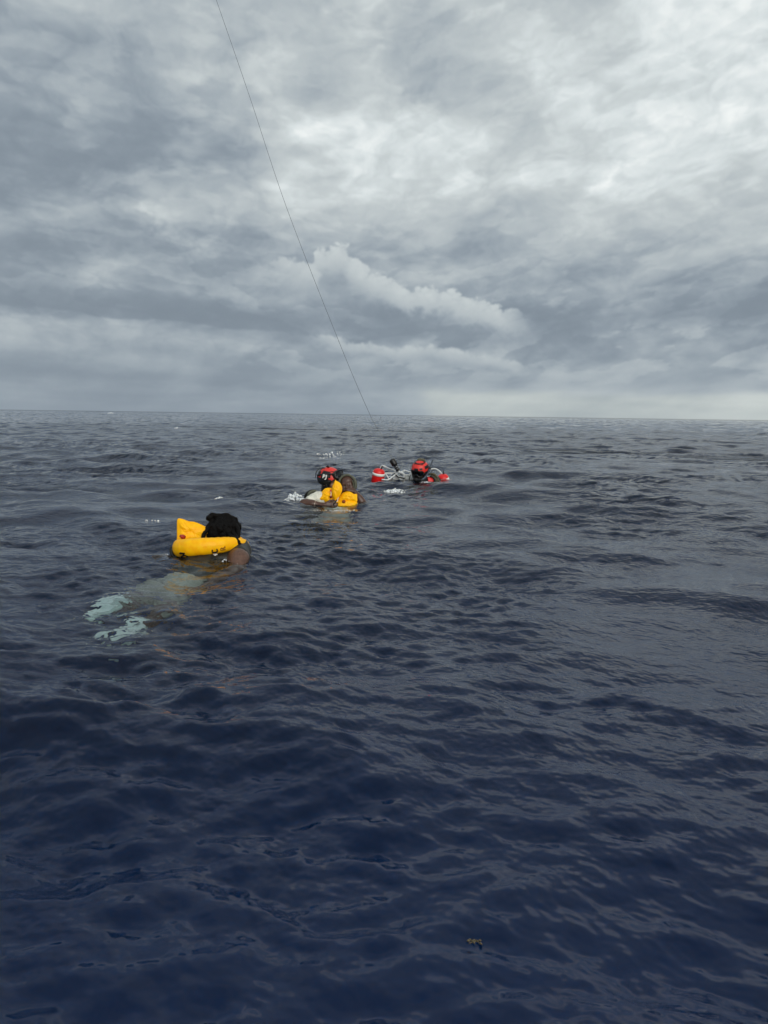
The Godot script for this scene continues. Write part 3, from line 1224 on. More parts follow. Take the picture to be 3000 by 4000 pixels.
		part("braid", flesh(bb, 0.004, 0.006).commit(), M.hair, hair)
	# clothing
	var sb := []
	sb.append(bone(shoulder_l, shoulder_r, 0.083, 0.080))
	sb.append(bone(Vector3(-0.03, -0.06, 0.06), Vector3(-0.05, -0.16, 0.29), 0.148, 0.134))
	sb.append(bone(Vector3(0.06, -0.06, 0.06), Vector3(0.0, -0.16, 0.29), 0.148, 0.134))
	sb.append(bone(shoulder_r, Vector3(0.220, 0.006, 0.125), 0.080, 0.074))
	sb.append(bone(shoulder_l, Vector3(-0.23, -0.08, -0.01), 0.076, 0.068))
	part("shirt", flesh(sb, 0.012, 0.05, null, 0.010, 14.0).commit(), M.shirt_dark, t)
	var ob := []
	ob.append(bone(Vector3(-0.05, -0.215, 0.36), Vector3(-0.10, -0.28, 0.50), 0.146, 0.160))
	ob.append(bone(Vector3(-0.16, -0.29, 0.50), Vector3(-0.03, -0.29, 0.50), 0.130, 0.130))
	ob.append(bone(Vector3(-0.18, -0.30, 0.50), Vector3(-0.25, -0.42, 0.64), 0.118, 0.105))
	ob.append(bone(Vector3(-0.02, -0.30, 0.52), Vector3(-0.03, -0.41, 0.72), 0.118, 0.105))
	part("shorts", flesh(ob, 0.014, 0.05, null, 0.014, 12.0).commit(), M.shorts, t)
	# white print on the back of the shirt, its letters half hidden in the folds
	var tag := part("shirt_print", print_patch(0.098, 0.060, 0.016), M.white_print, t, Transform3D(Basis.from_euler(Vector3(deg_to_rad(-38), 0, deg_to_rad(-14))), Vector3(0.042, 0.022, 0.190)))
	part("lettering", text_mesh("AX", 0.034), M.ink, tag, Transform3D(Basis.from_euler(Vector3(0, 0, deg_to_rad(8))), Vector3(-0.004, 0.012, 0.0165)))
	# shoes: sneakers kicked out behind
	for q in [[ankle_l, Vector3(-0.16, 0.04, 1.0), Vector3(-0.15, 0.9, 0.25)], [ankle_r, Vector3(0.02, -0.18, 1.0), Vector3(0.25, 0.9, 0.2)]]:
		var d: Vector3 = q[1].normalized()
		var n: Vector3 = (q[2] - d * q[2].dot(d)).normalized()
		var s := d.cross(n)
		var heel: Vector3 = q[0]
		var fb := []
		fb.append(bone(heel - d * 0.02 - n * 0.01, heel + d * 0.10 - n * 0.012, 0.046, 0.050))
		fb.append(bone(heel + d * 0.10 - n * 0.012 - s * 0.012, heel + d * 0.215 - n * 0.012 - s * 0.012, 0.046, 0.040))
		fb.append(bone(heel + d * 0.10 - n * 0.012 + s * 0.014, heel + d * 0.205 - n * 0.012 + s * 0.014, 0.042, 0.036))
		fb.append(bone(heel - d * 0.035 - n * 0.02, heel - d * 0.055 + n * 0.0, 0.046, 0.043))
		var shoe := part("shoe", flesh(fb, 0.007, 0.02).commit(), M.shoe, t)
		var prof := []
		for p in [Vector2(-0.062, 0.030), Vector2(-0.03, 0.040), Vector2(0.04, 0.036), Vector2(0.11, 0.046), Vector2(0.17, 0.050), Vector2(0.225, 0.040), Vector2(0.256, 0.018), Vector2(0.256, -0.018), Vector2(0.225, -0.042), Vector2(0.17, -0.048), Vector2(0.11, -0.042), Vector2(0.04, -0.036), Vector2(-0.03, -0.040), Vector2(-0.062, -0.030)]:
			prof.append(Vector3(p.x, p.y, 0))
		prof.append(prof[0])
		var ring := smooth_path(prof, 0.012)
		var rows := []
		for h in [[0.0, 0.7], [0.0, 0.96], [0.005, 1.0], [0.022, 1.0], [0.026, 0.96], [0.026, 0.6]]:
			var row := PackedVector3Array()
			for i in ring.size() - 1:
				row.append(heel + d * (0.09 + (ring[i].x - 0.09) * h[1]) + s * ring[i].y * h[1] + n * (0.036 + h[0]))
			rows.append(row)
		part("sole", sheet(rows), M.sole, shoe)
		part("stripe", tube([heel + d * 0.02 + s * 0.045 - n * 0.02, heel + d * 0.09 + s * 0.054, heel + d * 0.15 + s * 0.052 - n * 0.02], [0.007, 0.010, 0.006]), M.black, shoe)
		part("laces", tube([heel + d * 0.06 - n * 0.062 - s * 0.03, heel + d * 0.09 - n * 0.064 + s * 0.03, heel + d * 0.12 - n * 0.06 - s * 0.03, heel + d * 0.15 - n * 0.056 + s * 0.03], [0.005, 0.005]), M.black, shoe)
	# life vest: collar behind the neck, flat lobe standing up beside the cheek
	var v := Node3D.new()
	v.name = "life_vest"
	t.add_child(v)
	part("collar", bladder([Vector3(-0.178, 0.056, -0.06), Vector3(-0.186, 0.054, 0.04), Vector3(-0.155, 0.060, 0.125), Vector3(-0.06, 0.078, 0.18), Vector3(0.06, 0.088, 0.172), Vector3(0.150, 0.090, 0.115), Vector3(0.212, 0.075, 0.03), Vector3(0.232, 0.052, -0.08)], [0.046, 0.056, 0.060, 0.061, 0.058, 0.052, 0.046, 0.041, 0.037], [0.045, 0.055, 0.058, 0.058, 0.055, 0.052, 0.048, 0.042, 0.038], 0.05, 31), M.vest, v)
	part("seam", tube([Vector3(-0.190, 0.098, 0.115), Vector3(-0.12, 0.116, 0.176), Vector3(-0.03, 0.124, 0.200), Vector3(0.06, 0.130, 0.192), Vector3(0.135, 0.127, 0.145), Vector3(0.195, 0.108, 0.075)], [0.003, 0.0045, 0.0045, 0.003], 8), M.vest, v)
	part("lobe", pillow([Vector2(-0.222, 0.222), Vector2(-0.212, 0.234), Vector2(-0.182, 0.226), Vector2(-0.150, 0.210), Vector2(-0.118, 0.204), Vector2(-0.06, 0.180), Vector2(-0.010, 0.152), Vector2(0.015, 0.125), Vector2(-0.05, 0.08), Vector2(-0.15, 0.045), Vector2(-0.235, 0.035), Vector2(-0.222, 0.12)], 0.030, 0.016, 33, 0.012), M.vest, v, Transform3D(Basis.from_euler(Vector3(deg_to_rad(-12), deg_to_rad(14), 0)), Vector3(0.004, 0.0, -0.035)))
	part("lobe", pillow([Vector2(0.16, 0.115), Vector2(0.21, 0.118), Vector2(0.262, 0.075), Vector2(0.272, 0.045), Vector2(0.24, 0.012), Vector2(0.17, 0.03)], 0.026, 0.012, 34, 0.008), M.vest, v, Transform3D(Basis.from_euler(Vector3(0, deg_to_rad(30), 0)), Vector3(-0.01, 0.0, 0.06)))
	part("strap", tube([Vector3(-0.215, 0.050, 0.07), Vector3(-0.245, 0.045, 0.06), Vector3(-0.240, 0.01, 0.08), Vector3(-0.21, -0.02, 0.10)], [0.010, 0.014, 0.014, 0.010]), M.black, v)
	part("strap", tube([Vector3(0.205, 0.06, 0.085), Vector3(0.235, 0.045, 0.08), Vector3(0.265, 0.02, 0.05)], [0.008, 0.011, 0.008]), M.black, v)
	part("valve", lathe([Vector2(0.004, -0.02), Vector2(0.015, -0.018), Vector2(0.016, 0.0), Vector2(0.011, 0.006), Vector2(0.010, 0.016), Vector2(0.004, 0.018)], 16), mat(Color(0.62, 0.16, 0.10), 0.4), v, Transform3D(Basis.from_euler(Vector3(deg_to_rad(60), 0, deg_to_rad(30))), Vector3(-0.170, 0.130, 0.075)))
	# black print on the outer face of the collar
	part("lettering", text_mesh("K", 0.075, 0.014), M.ink, v, Transform3D(Basis.from_euler(Vector3(deg_to_rad(26), deg_to_rad(-12), deg_to_rad(-82))), Vector3(-0.125, 0.034, 0.202)))
	part("lettering", text_mesh("C", 0.055, 0.014), M.ink, v, Transform3D(Basis.from_euler(Vector3(deg_to_rad(22), deg_to_rad(20), deg_to_rad(100))), Vector3(0.082, 0.062, 0.214)))
	part("lettering", text_mesh("R", 0.050, 0.012), mat(Color(0.62, 0.42, 0.06), 0.6), v, Transform3D(Basis.from_euler(Vector3(deg_to_rad(22), deg_to_rad(28), deg_to_rad(100))), Vector3(0.128, 0.074, 0.191)))


# a cloth print: thin, curved over the back
func print_patch(w: float, h: float, bow: float) -> ArrayMesh:
	var rows := []
	for j in 9:
		var row := PackedVector3Array()
		for i in 13:
			var u := i / 6.0 - 1.0
			var v := j / 4.0 - 1.0
			row.append(Vector3(u * w / 2 * (1.0 - 0.10 * v), v * h / 2 + 0.006 * sin(u * 4.0), bow * (1.0 - 0.6 * u * u - 0.3 * v * v) + 0.002 * sin(u * 9.0 + v * 5.0)))
		rows.append(row)
	return sheet(rows, false, false)


# ------------------------------------------------------------ helmets
func helmet(parent: Node3D, at: Transform3D, covered: bool) -> Node3D:
	var h := Node3D.new()
	h.name = "helmet"
	h.transform = at
	parent.add_child(h)
	var rad := Vector3(0.124, 0.122, 0.145)
	var rim := func(az: float) -> float:
		var a := absf(wrapf(az, -180.0, 180.0))
		return lerpf(6.0, -34.0, smoothstep(35.0, 75.0, a)) + 6.0 * smoothstep(120.0, 170.0, a)
	part("shell", dome(rad, 0, 360, rim, 89.0, 0.0, 0.008, 56, 18), M.red, h)
	part("side_rail", dome(rad, 58, 118, func(a): return -33.0, -4.0, 0.008, 0.012, 16, 6), M.black, h)
	part("side_rail", dome(rad, 242, 302, func(a): return -33.0, -4.0, 0.008, 0.012, 16, 6), M.black, h)
	part("rear_plate", dome(rad, 140, 220, func(a): return -27.0, 14.0, 0.007, 0.010, 18, 6), M.black, h)
	part("front_shroud", dome(rad, -14, 14, func(a): return 9.0, 34.0 if covered else 24.0, 0.009, 0.012, 10, 6), M.black, h)
	if covered:
		part("ear_cover", dome(rad, 52, 308, func(a): return rim.call(a) - 1.0, 2.0, 0.004, 0.007, 40, 6), M.black, h)
	for a in [[58, 108, 12.0, 46.0], [252, 302, 12.0, 46.0], [150, 210, 20.0, 56.0], [118, 142, 8.0, 36.0], [218, 242, 8.0, 36.0], [20, 44, 20.0, 38.0], [316, 340, 20.0, 38.0]] if covered else [[62, 104, 14.0, 34.0], [256, 298, 14.0, 34.0], [155, 205, 28.0, 56.0], [22, 42, 14.0, 26.0], [118, 142, 8.0, 30.0], [218, 242, 8.0, 30.0]]:
		var low: float = a[2]
		part("velcro_panel", dome(rad, a[0], a[1], func(_x): return low, a[3], 0.004, 0.006, 10, 5), M.black, h)
	for a in [[30, 58, 46.0, 50.0], [302, 330, 46.0, 50.0]]:
		var low: float = a[2]
		part("vent", dome(rad, a[0], a[1], func(_x): return low, a[3], 0.002, 0.006, 8, 3), M.black, h)
	var edge := []
	for i in 41:
		var az := deg_to_rad(i * 9.0)
		var el := deg_to_rad(rim.call(i * 9.0))
		edge.append(Vector3(sin(az) * cos(el) * rad.x, sin(el) * rad.y, cos(az) * cos(el) * rad.z))
	part("edge_trim", tube(edge, [0.006, 0.006], 8, 0.02), M.black, h)
	for s in [-1, 1]:
		part("chin_strap", tube([Vector3(0.112 * s, -0.055, 0.03), Vector3(0.100 * s, -0.10, 0.05), Vector3(0.06 * s, -0.145, 0.075), Vector3(0.0, -0.155, 0.085)], [0.010, 0.009, 0.009], 8), M.black, h)
	return h


func dive_mask(parent: Node3D, at: Transform3D, called := "mask") -> Node3D:
	var m := Node3D.new()
	m.name = called
	m.transform = at
	parent.add_child(m, true)
	var loop := []
	for p in [Vector2(-0.082, 0.02), Vector2(-0.07, 0.042), Vector2(-0.03, 0.047), Vector2(0.03, 0.047), Vector2(0.07, 0.042), Vector2(0.082, 0.02), Vector2(0.078, -0.02), Vector2(0.05, -0.040), Vector2(0.022, -0.030), Vector2(0.012, -0.012), Vector2(-0.012, -0.012), Vector2(-0.022, -0.030), Vector2(-0.05, -0.040), Vector2(-0.078, -0.02), Vector2(-0.082, 0.02)]:
		loop.append(Vector3(p.x, p.y, -0.6 * p.x * p.x / 0.1))
	part("frame", tube(loop, [0.011, 0.011], 8, 0.01), M.rubber, m)
	var rows := []
	for k in [0.0, 0.5, 1.0]:
		var row := PackedVector3Array()
		for i in loop.size() - 1:
			var p: Vector3 = loop[i]
			row.append(Vector3(p.x * (1 - k), lerpf(p.y, 0.012, k), p.z * (1 - k) + 0.002))
		rows.append(row)
	part("lens", sheet(rows), M.glass, m)
	rows = []
	for k in [[0.98, -0.002], [1.06, -0.015], [1.05, -0.035], [0.98, -0.045]]:
		var row := PackedVector3Array()
		for i in loop.size() - 1:
			var p: Vector3 = loop[i]
			row.append(Vector3(p.x * k[0], p.y * k[0], p.z + k[1]))
		rows.append(row)
	part("skirt", sheet(rows, true, false), M.rubber, m)
	return m


# ------------------------------------------------------------ rescuer and survivor
func build_pair(o: Vector3) -> void:
	# the rescuer behind, helmet turned to the survivor
	var t := thing("person", "rescuer in black and red helmet with white PJ patch, holding the hooded survivor", "person", o + Vector3(-0.03, -0.062, -0.12), "people in the water")
	var ht := Transform3D(Basis.from_euler(Vector3(deg_to_rad(8), deg_to_rad(62), deg_to_rad(4))), Vector3(0.0, 0.255, 0.0))
	var bones := []
	bones.append(bone(Vector3(-0.01, 0.15, -0.01), Vector3(-0.05, 0.04, -0.02), 0.062, 0.075))
	bones.append(bone(Vector3(-0.19, 0.045, 0.03), Vector3(0.08, -0.02, -0.16), 0.078, 0.078))
	bones.append(bone(Vector3(-0.06, -0.06, -0.03), Vector3(-0.08, -0.34, -0.06), 0.16, 0.135))
	bones.append(bone(Vector3(-0.08, -0.36, -0.06), Vector3(-0.10, -0.50, -0.08), 0.145, 0.15))
	bones.append(bone(Vector3(-0.16, -0.52, -0.04), Vector3(-0.26, -0.85, -0.02), 0.092, 0.062))
	bones.append(bone(Vector3(-0.26, -0.85, -0.02), Vector3(-0.30, -1.22, -0.20), 0.060, 0.040))
	bones.append(bone(Vector3(-0.05, -0.52, -0.12), Vector3(-0.02, -0.88, -0.20), 0.092, 0.062))
	bones.append(bone(Vector3(-0.02, -0.88, -0.20), Vector3(-0.08, -1.24, -0.36), 0.060, 0.040))
	# arms round the survivor's chest
	var el := Vector3(-0.26, -0.22, 0.14)
	var wr := Vector3(-0.05, -0.20, 0.28)
	bones.append(bone(Vector3(-0.19, 0.045, 0.03), el, 0.066, 0.047))
	bones.append(bone(el, wr, 0.046, 0.030))
	var el2 := Vector3(0.28, -0.14, -0.16)
	var wr2 := Vector3(0.24, -0.14, 0.08)
	bones.append(bone(Vector3(0.08, -0.02, -0.16), el2, 0.066, 0.047))
	bones.append(bone(el2, wr2, 0.046, 0.030))
	var st := flesh(bones, 0.020, 0.05)
	flesh(hand_bones(wr, Vector3(1, 0, 0.1), Vector3(0, 0, 1), 0.45, 1.0), 0.0055, 0.012, st)
	flesh(hand_bones(wr2, Vector3(-0.3, 0, 1), Vector3(1, 0, 0.3), 0.45, -1.0), 0.0055, 0.012, st)
	flesh(head_bones(), 0.006, 0.014, st, 0.0, 40.0, ht)
	part("body", st.commit(), M.skin_tan, t)
	eyes(t, ht)
	var wb_ := []
	for b in bones.slice(1, 12):
		wb_.append(bone(b[0], b[1], b[2] + 0.008, b[3] + 0.008))
	part("wetsuit", flesh(wb_, 0.020, 0.05).commit(), M.wetsuit, t)
	part("hood", flesh([bone(Vector3(0.0, 0.225, -0.005), Vector3(-0.02, 0.12, -0.01), 0.086, 0.078)], 0.010, 0.03, null, 0.004, 30.0, Transform3D()).commit(), M.black, t)
	var h := helmet(t, ht * Transform3D(Basis(), Vector3(0, 0.045, 0)), true)
	# patch with its letters on the side that faces out
	var pt := Transform3D(Basis.from_euler(Vector3(deg_to_rad(-20), deg_to_rad(-76), 0)), Vector3(-0.1370, 0.036, 0.022))
	var patch := part("patch", slab(Vector3(0.088, 0.058, 0.010), 0.003), M.black, h, pt)
	part("lettering", text_mesh("PJ", 0.062, 0.003), M.white_print, patch, Transform3D(Basis(), Vector3(0, 0.0, 0.0065)))
	# dive mask pushed up on the brow, its strap round the shell
	dive_mask(h, Transform3D(Basis.from_euler(Vector3(deg_to_rad(-30), 0, 0)), Vector3(0, 0.075, 0.155)), "mask")
	for s in [-1, 1]:
		part("mask_strap", tube([Vector3(0.082 * s, 0.080, 0.120), Vector3(0.122 * s, 0.068, 0.05), Vector3(0.122 * s, 0.050, -0.03), Vector3(0.085 * s, 0.02, -0.115), Vector3(0.0, 0.012, -0.152)], [0.009, 0.009], 8), M.rubber, h)
	part("cable_loop", tube([Vector3(-0.06, 0.115, -0.03), Vector3(-0.085, 0.10, -0.09), Vector3(-0.09, 0.05, -0.13), Vector3(-0.085, -0.02, -0.135)], [0.004, 0.004], 8), M.black, h)
	part("light", lathe([Vector2(0.003, -0.016), Vector2(0.012, -0.016), Vector2(0.014, -0.004), Vector2(0.012, 0.014), Vector2(0.003, 0.016)], 14), M.black, h, Transform3D(Basis.from_euler(Vector3(PI / 2, 0, 0)), Vector3(-0.02, 0.130, -0.02)))
	# harness over the near shoulder
	part("harness", tube([Vector3(-0.285, 0.02, 0.05), Vector3(-0.255, 0.115, 0.07), Vector3(-0.19, 0.155, 0.065), Vector3(-0.12, 0.135, 0.06)], [0.014, 0.016, 0.012]), M.black, t)
	part("harness", tube([Vector3(-0.25, 0.05, 0.085), Vector3(-0.215, 0.130, 0.095), Vector3(-0.15, 0.150, 0.090), Vector3(-0.09, 0.10, 0.08)], [0.012, 0.018, 0.012]), M.olive, t)

	# the survivor, lying back against the rescuer
	var s := thing("person", "survivor in grey hood and white shirt with yellow vest, hand held to mouth", "person", o + Vector3(0.10, -0.062, 0.06), "people in the water")
	var face := Transform3D(Basis.from_euler(Vector3(deg_to_rad(-12), deg_to_rad(-6), deg_to_rad(8))), Vector3(0.092, 0.215, -0.045))
	bones = []
	bones.append(bone(Vector3(0.075, 0.12, -0.08), Vector3(0.0, 0.02, -0.04), 0.056, 0.068))
	bones.append(bone(Vector3(-0.24, 0.065, 0.02), Vector3(0.18, 0.0, -0.02), 0.068, 0.068))
	bones.append(bone(Vector3(-0.03, -0.06, 0.02), Vector3(-0.02, -0.20, 0.22), 0.145, 0.13))
	bones.append(bone(Vector3(-0.02, -0.21, 0.24), Vector3(-0.02, -0.30, 0.38), 0.135, 0.14))
	for sd in [-1, 1]:
		var hip := Vector3(-0.02 + 0.09 * sd, -0.32, 0.40)
		var knee := Vector3(-0.02 + 0.13 * sd, -0.46, 0.78)
		bones.append(bone(hip, knee, 0.09, 0.06))
		bones.append(bone(knee, Vector3(knee.x + 0.02 * sd, -0.80, 0.98), 0.058, 0.038))
	# near arm folded across below the vest: elbow out to the side
	var e1 := Vector3(-0.385, 0.035, 0.145)
	var w1 := Vector3(-0.150, 0.028, 0.200)
	bones.append(bone(Vector3(-0.24, 0.065, 0.02), e1, 0.052, 0.042))
	bones.append(bone(e1, e1.lerp(w1, 0.4), 0.043, 0.040))
	bones.append(bone(e1.lerp(w1, 0.4), w1, 0.040, 0.027))
	# far arm raised to the mouth
	var e2 := Vector3(0.262, 0.040, 0.085)
	var w2 := Vector3(0.168, 0.176, 0.055)
	bones.append(bone(Vector3(0.18, 0.0, -0.02), e2, 0.050, 0.040))
	bones.append(bone(e2, e2.lerp(w2, 0.4), 0.039, 0.036))
	bones.append(bone(e2.lerp(w2, 0.4), w2, 0.036, 0.026))
	st = flesh(bones, 0.013, 0.045)
	flesh(hand_bones(w1, Vector3(1.0, -0.06, 0.05), Vector3(0, 0.25, 1), 0.35, 1.0), 0.0055, 0.012, st)
	flesh(hand_bones(w2, Vector3(-0.95, 0.32, 0.05), Vector3(0.2, 0.85, 0.55), 0.7, -1.0), 0.0055, 0.012, st)
	flesh(head_bones(0.98), 0.0055, 0.014, st, 0.0, 40.0, face)
	part("body", st.commit(), M.skin, s)
	eyes(s, face)
	# knitted hood: a shell round the head, open over the face
	var hr := []
	for j in 12:
		var row := PackedVector3Array()
		for i in 33:
			var a := TAU * i / 32.0
			var f := j / 11.0
			var open := lerpf(0.62, 1.0, smoothstep(0.0, 0.35, f)) if f < 0.35 else cos((f - 0.35) / 0.65 * PI / 2)
			var z := lerpf(0.060, -0.125, f)
			row.append(Vector3(sin(a) * 0.108 * maxf(open, 0.02), 0.018 + cos(a) * (0.122 if cos(a) > 0 else 0.115) * maxf(open, 0.02), z))
		hr.append(row)
	var hood := part("hood", sheet(hr, false, false), M.olive, s, face)
	var hem := []
	for i in 25:
		var a := TAU * i / 24.0
		hem.append(Vector3(sin(a) * 0.094, 0.018 + cos(a) * (0.106 if cos(a) > 0 else 0.104), 0.040 + 0.012 * cos(a)))
	part("hem", tube(hem, [0.013, 0.013], 8, 0.015), M.olive, hood)
	# shirt
	var sb := []
	sb.append(bone(Vector3(-0.24, 0.070, 0.02), Vector3(0.18, 0.0, -0.02), 0.082, 0.080))
	sb.append(bone(Vector3(-0.03, -0.06, 0.02), Vector3(-0.02, -0.20, 0.22), 0.160, 0.145))
	sb.append(bone(Vector3(-0.24, 0.070, 0.02), Vector3(-0.315, 0.055, 0.085), 0.078, 0.066))
	sb.append(bone(Vector3(0.18, 0.0, -0.02), Vector3(0.225, 0.0, 0.02), 0.072, 0.066))
	sb.append(bone(Vector3(-0.20, 0.075, 0.06), Vector3(-0.05, 0.10, 0.06), 0.070, 0.060))
	part("shirt", flesh(sb, 0.011, 0.045, null, 0.012, 16.0).commit(), M.shirt_white, s)
	var tb := []
	tb.append(bone(Vector3(-0.02, -0.21, 0.25), Vector3(-0.02, -0.30, 0.38), 0.148, 0.152))
	for sd in [-1, 1]:
		tb.append(bone(Vector3(-0.02 + 0.09 * sd, -0.32, 0.40), Vector3(-0.02 + 0.12 * sd, -0.43, 0.68), 0.105, 0.085))
	part("trousers", flesh(tb, 0.016, 0.05, null, 0.010, 12.0).commit(), M.shorts, s)
	for k in 2:
		var c := e1.lerp(w1, 0.52 + 0.05 * k)
		var d := (w1 - e1).normalized()
		var ring := TorusMesh.new()
		ring.inner_radius = 0.036 - 0.002 * k
		ring.outer_radius = 0.044 - 0.002 * k
		ring.rings = 28
		ring.ring_segments = 8
		part("bracelet", ring, M.bracelet, s, Transform3D(Basis(Quaternion(Vector3.UP, d)), c))
	# life vest: three swollen lobes meeting on the chest
	var v := Node3D.new()
	v.name = "life_vest"
	s.add_child(v)
	part("lobe", pillow([Vector2(-0.028, 0.120), Vector2(-0.020, 0.108), Vector2(0.030, 0.085), Vector2(0.058, 0.030), Vector2(0.050, -0.030), Vector2(0.018, -0.085), Vector2(0.0, -0.108), Vector2(-0.030, -0.080), Vector2(-0.052, -0.020), Vector2(-0.054, 0.040), Vector2(-0.040, 0.085)], 0.046, 0.012, 41, 0.004), M.vest, v, Transform3D(Basis.from_euler(Vector3(deg_to_rad(-14), deg_to_rad(-12), deg_to_rad(-4))), Vector3(-0.025, 0.182, 0.130)))
	part("lobe", pillow([Vector2(-0.085, 0.005), Vector2(-0.060, 0.060), Vector2(-0.030, 0.092), Vector2(0.030, 0.098), Vector2(0.078, 0.075), Vector2(0.085, 0.0), Vector2(0.070, -0.065), Vector2(0.0, -0.078), Vector2(-0.070, -0.050), Vector2(-0.105, -0.030)], 0.055, 0.020, 42, 0.006), M.vest, v, Transform3D(Basis.from_euler(Vector3(deg_to_rad(-16), deg_to_rad(10), 0)), Vector3(-0.120, 0.105, 0.085)))
	part("lobe", pillow([Vector2(-0.105, -0.055), Vector2(-0.080, 0.010), Vector2(-0.030, 0.050), Vector2(0.030, 0.055), Vector2(0.078, 0.028), Vector2(0.108, 0.030), Vector2(0.112, -0.010), Vector2(0.105, -0.055), Vector2(0.0, -0.075)], 0.050, 0.018, 43, 0.007), M.vest, v, Transform3D(Basis.from_euler(Vector3(deg_to_rad(-20), deg_to_rad(-10), deg_to_rad(4))), Vector3(0.088, 0.110, 0.110)))
	part("lobe", pillow([Vector2(-0.10, 0.030), Vector2(0.0, 0.045), Vector2(0.11, 0.040), Vector2(0.13, 0.0), Vector2(0.10, -0.045), Vector2(0.0, -0.055), Vector2(-0.09, -0.040)], 0.046, 0.014, 44, 0.006), M.vest, v, Transform3D(Basis.from_euler(Vector3(deg_to_rad(-30), 0, 0)), Vector3(0.075, 0.030, 0.155)))
	part("strap", tube([Vector3(-0.015, 0.090, 0.190), Vector3(-0.035, 0.060, 0.205), Vector3(-0.062, 0.025, 0.205)], [0.006, 0.008, 0.006], 8), M.black, v)
	var valve := part("valve", lathe([Vector2(0.004, -0.014), Vector2(0.015, -0.013), Vector2(0.015, 0.004), Vector2(0.009, 0.008), Vector2(0.009, 0.018), Vector2(0.003, 0.019)], 14), mat(Color(0.50, 0.20, 0.12), 0.4), v, Transform3D(Basis.from_euler(Vector3(deg_to_rad(75), 0, 0)), Vector3(-0.085, 0.118, 0.160)))
	part("pull_cord", tube([Vector3(0, 0.015, 0), Vector3(0.003, 0.008, -0.035), Vector3(-0.003, 0.004, -0.06)], [0.004, 0.003], 8), M.band_white, valve)
	part("pull_tab", slab(Vector3(0.016, 0.006, 0.022), 0.002), mat(Color(0.75, 0.12, 0.06), 0.5), valve, Transform3D(Basis(), Vector3(-0.003, 0.006, -0.068)))
	part("valve", lathe([Vector2(0.004, -0.014), Vector2(0.020, -0.012), Vector2(0.020, 0.004), Vector2(0.010, 0.008), Vector2(0.004, 0.014)], 14), mat(Color(0.55, 0.25, 0.10), 0.4), v, Transform3D(Basis.from_euler(Vector3(deg_to_rad(70), 0, 0)), Vector3(0.060, 0.070, 0.192)))


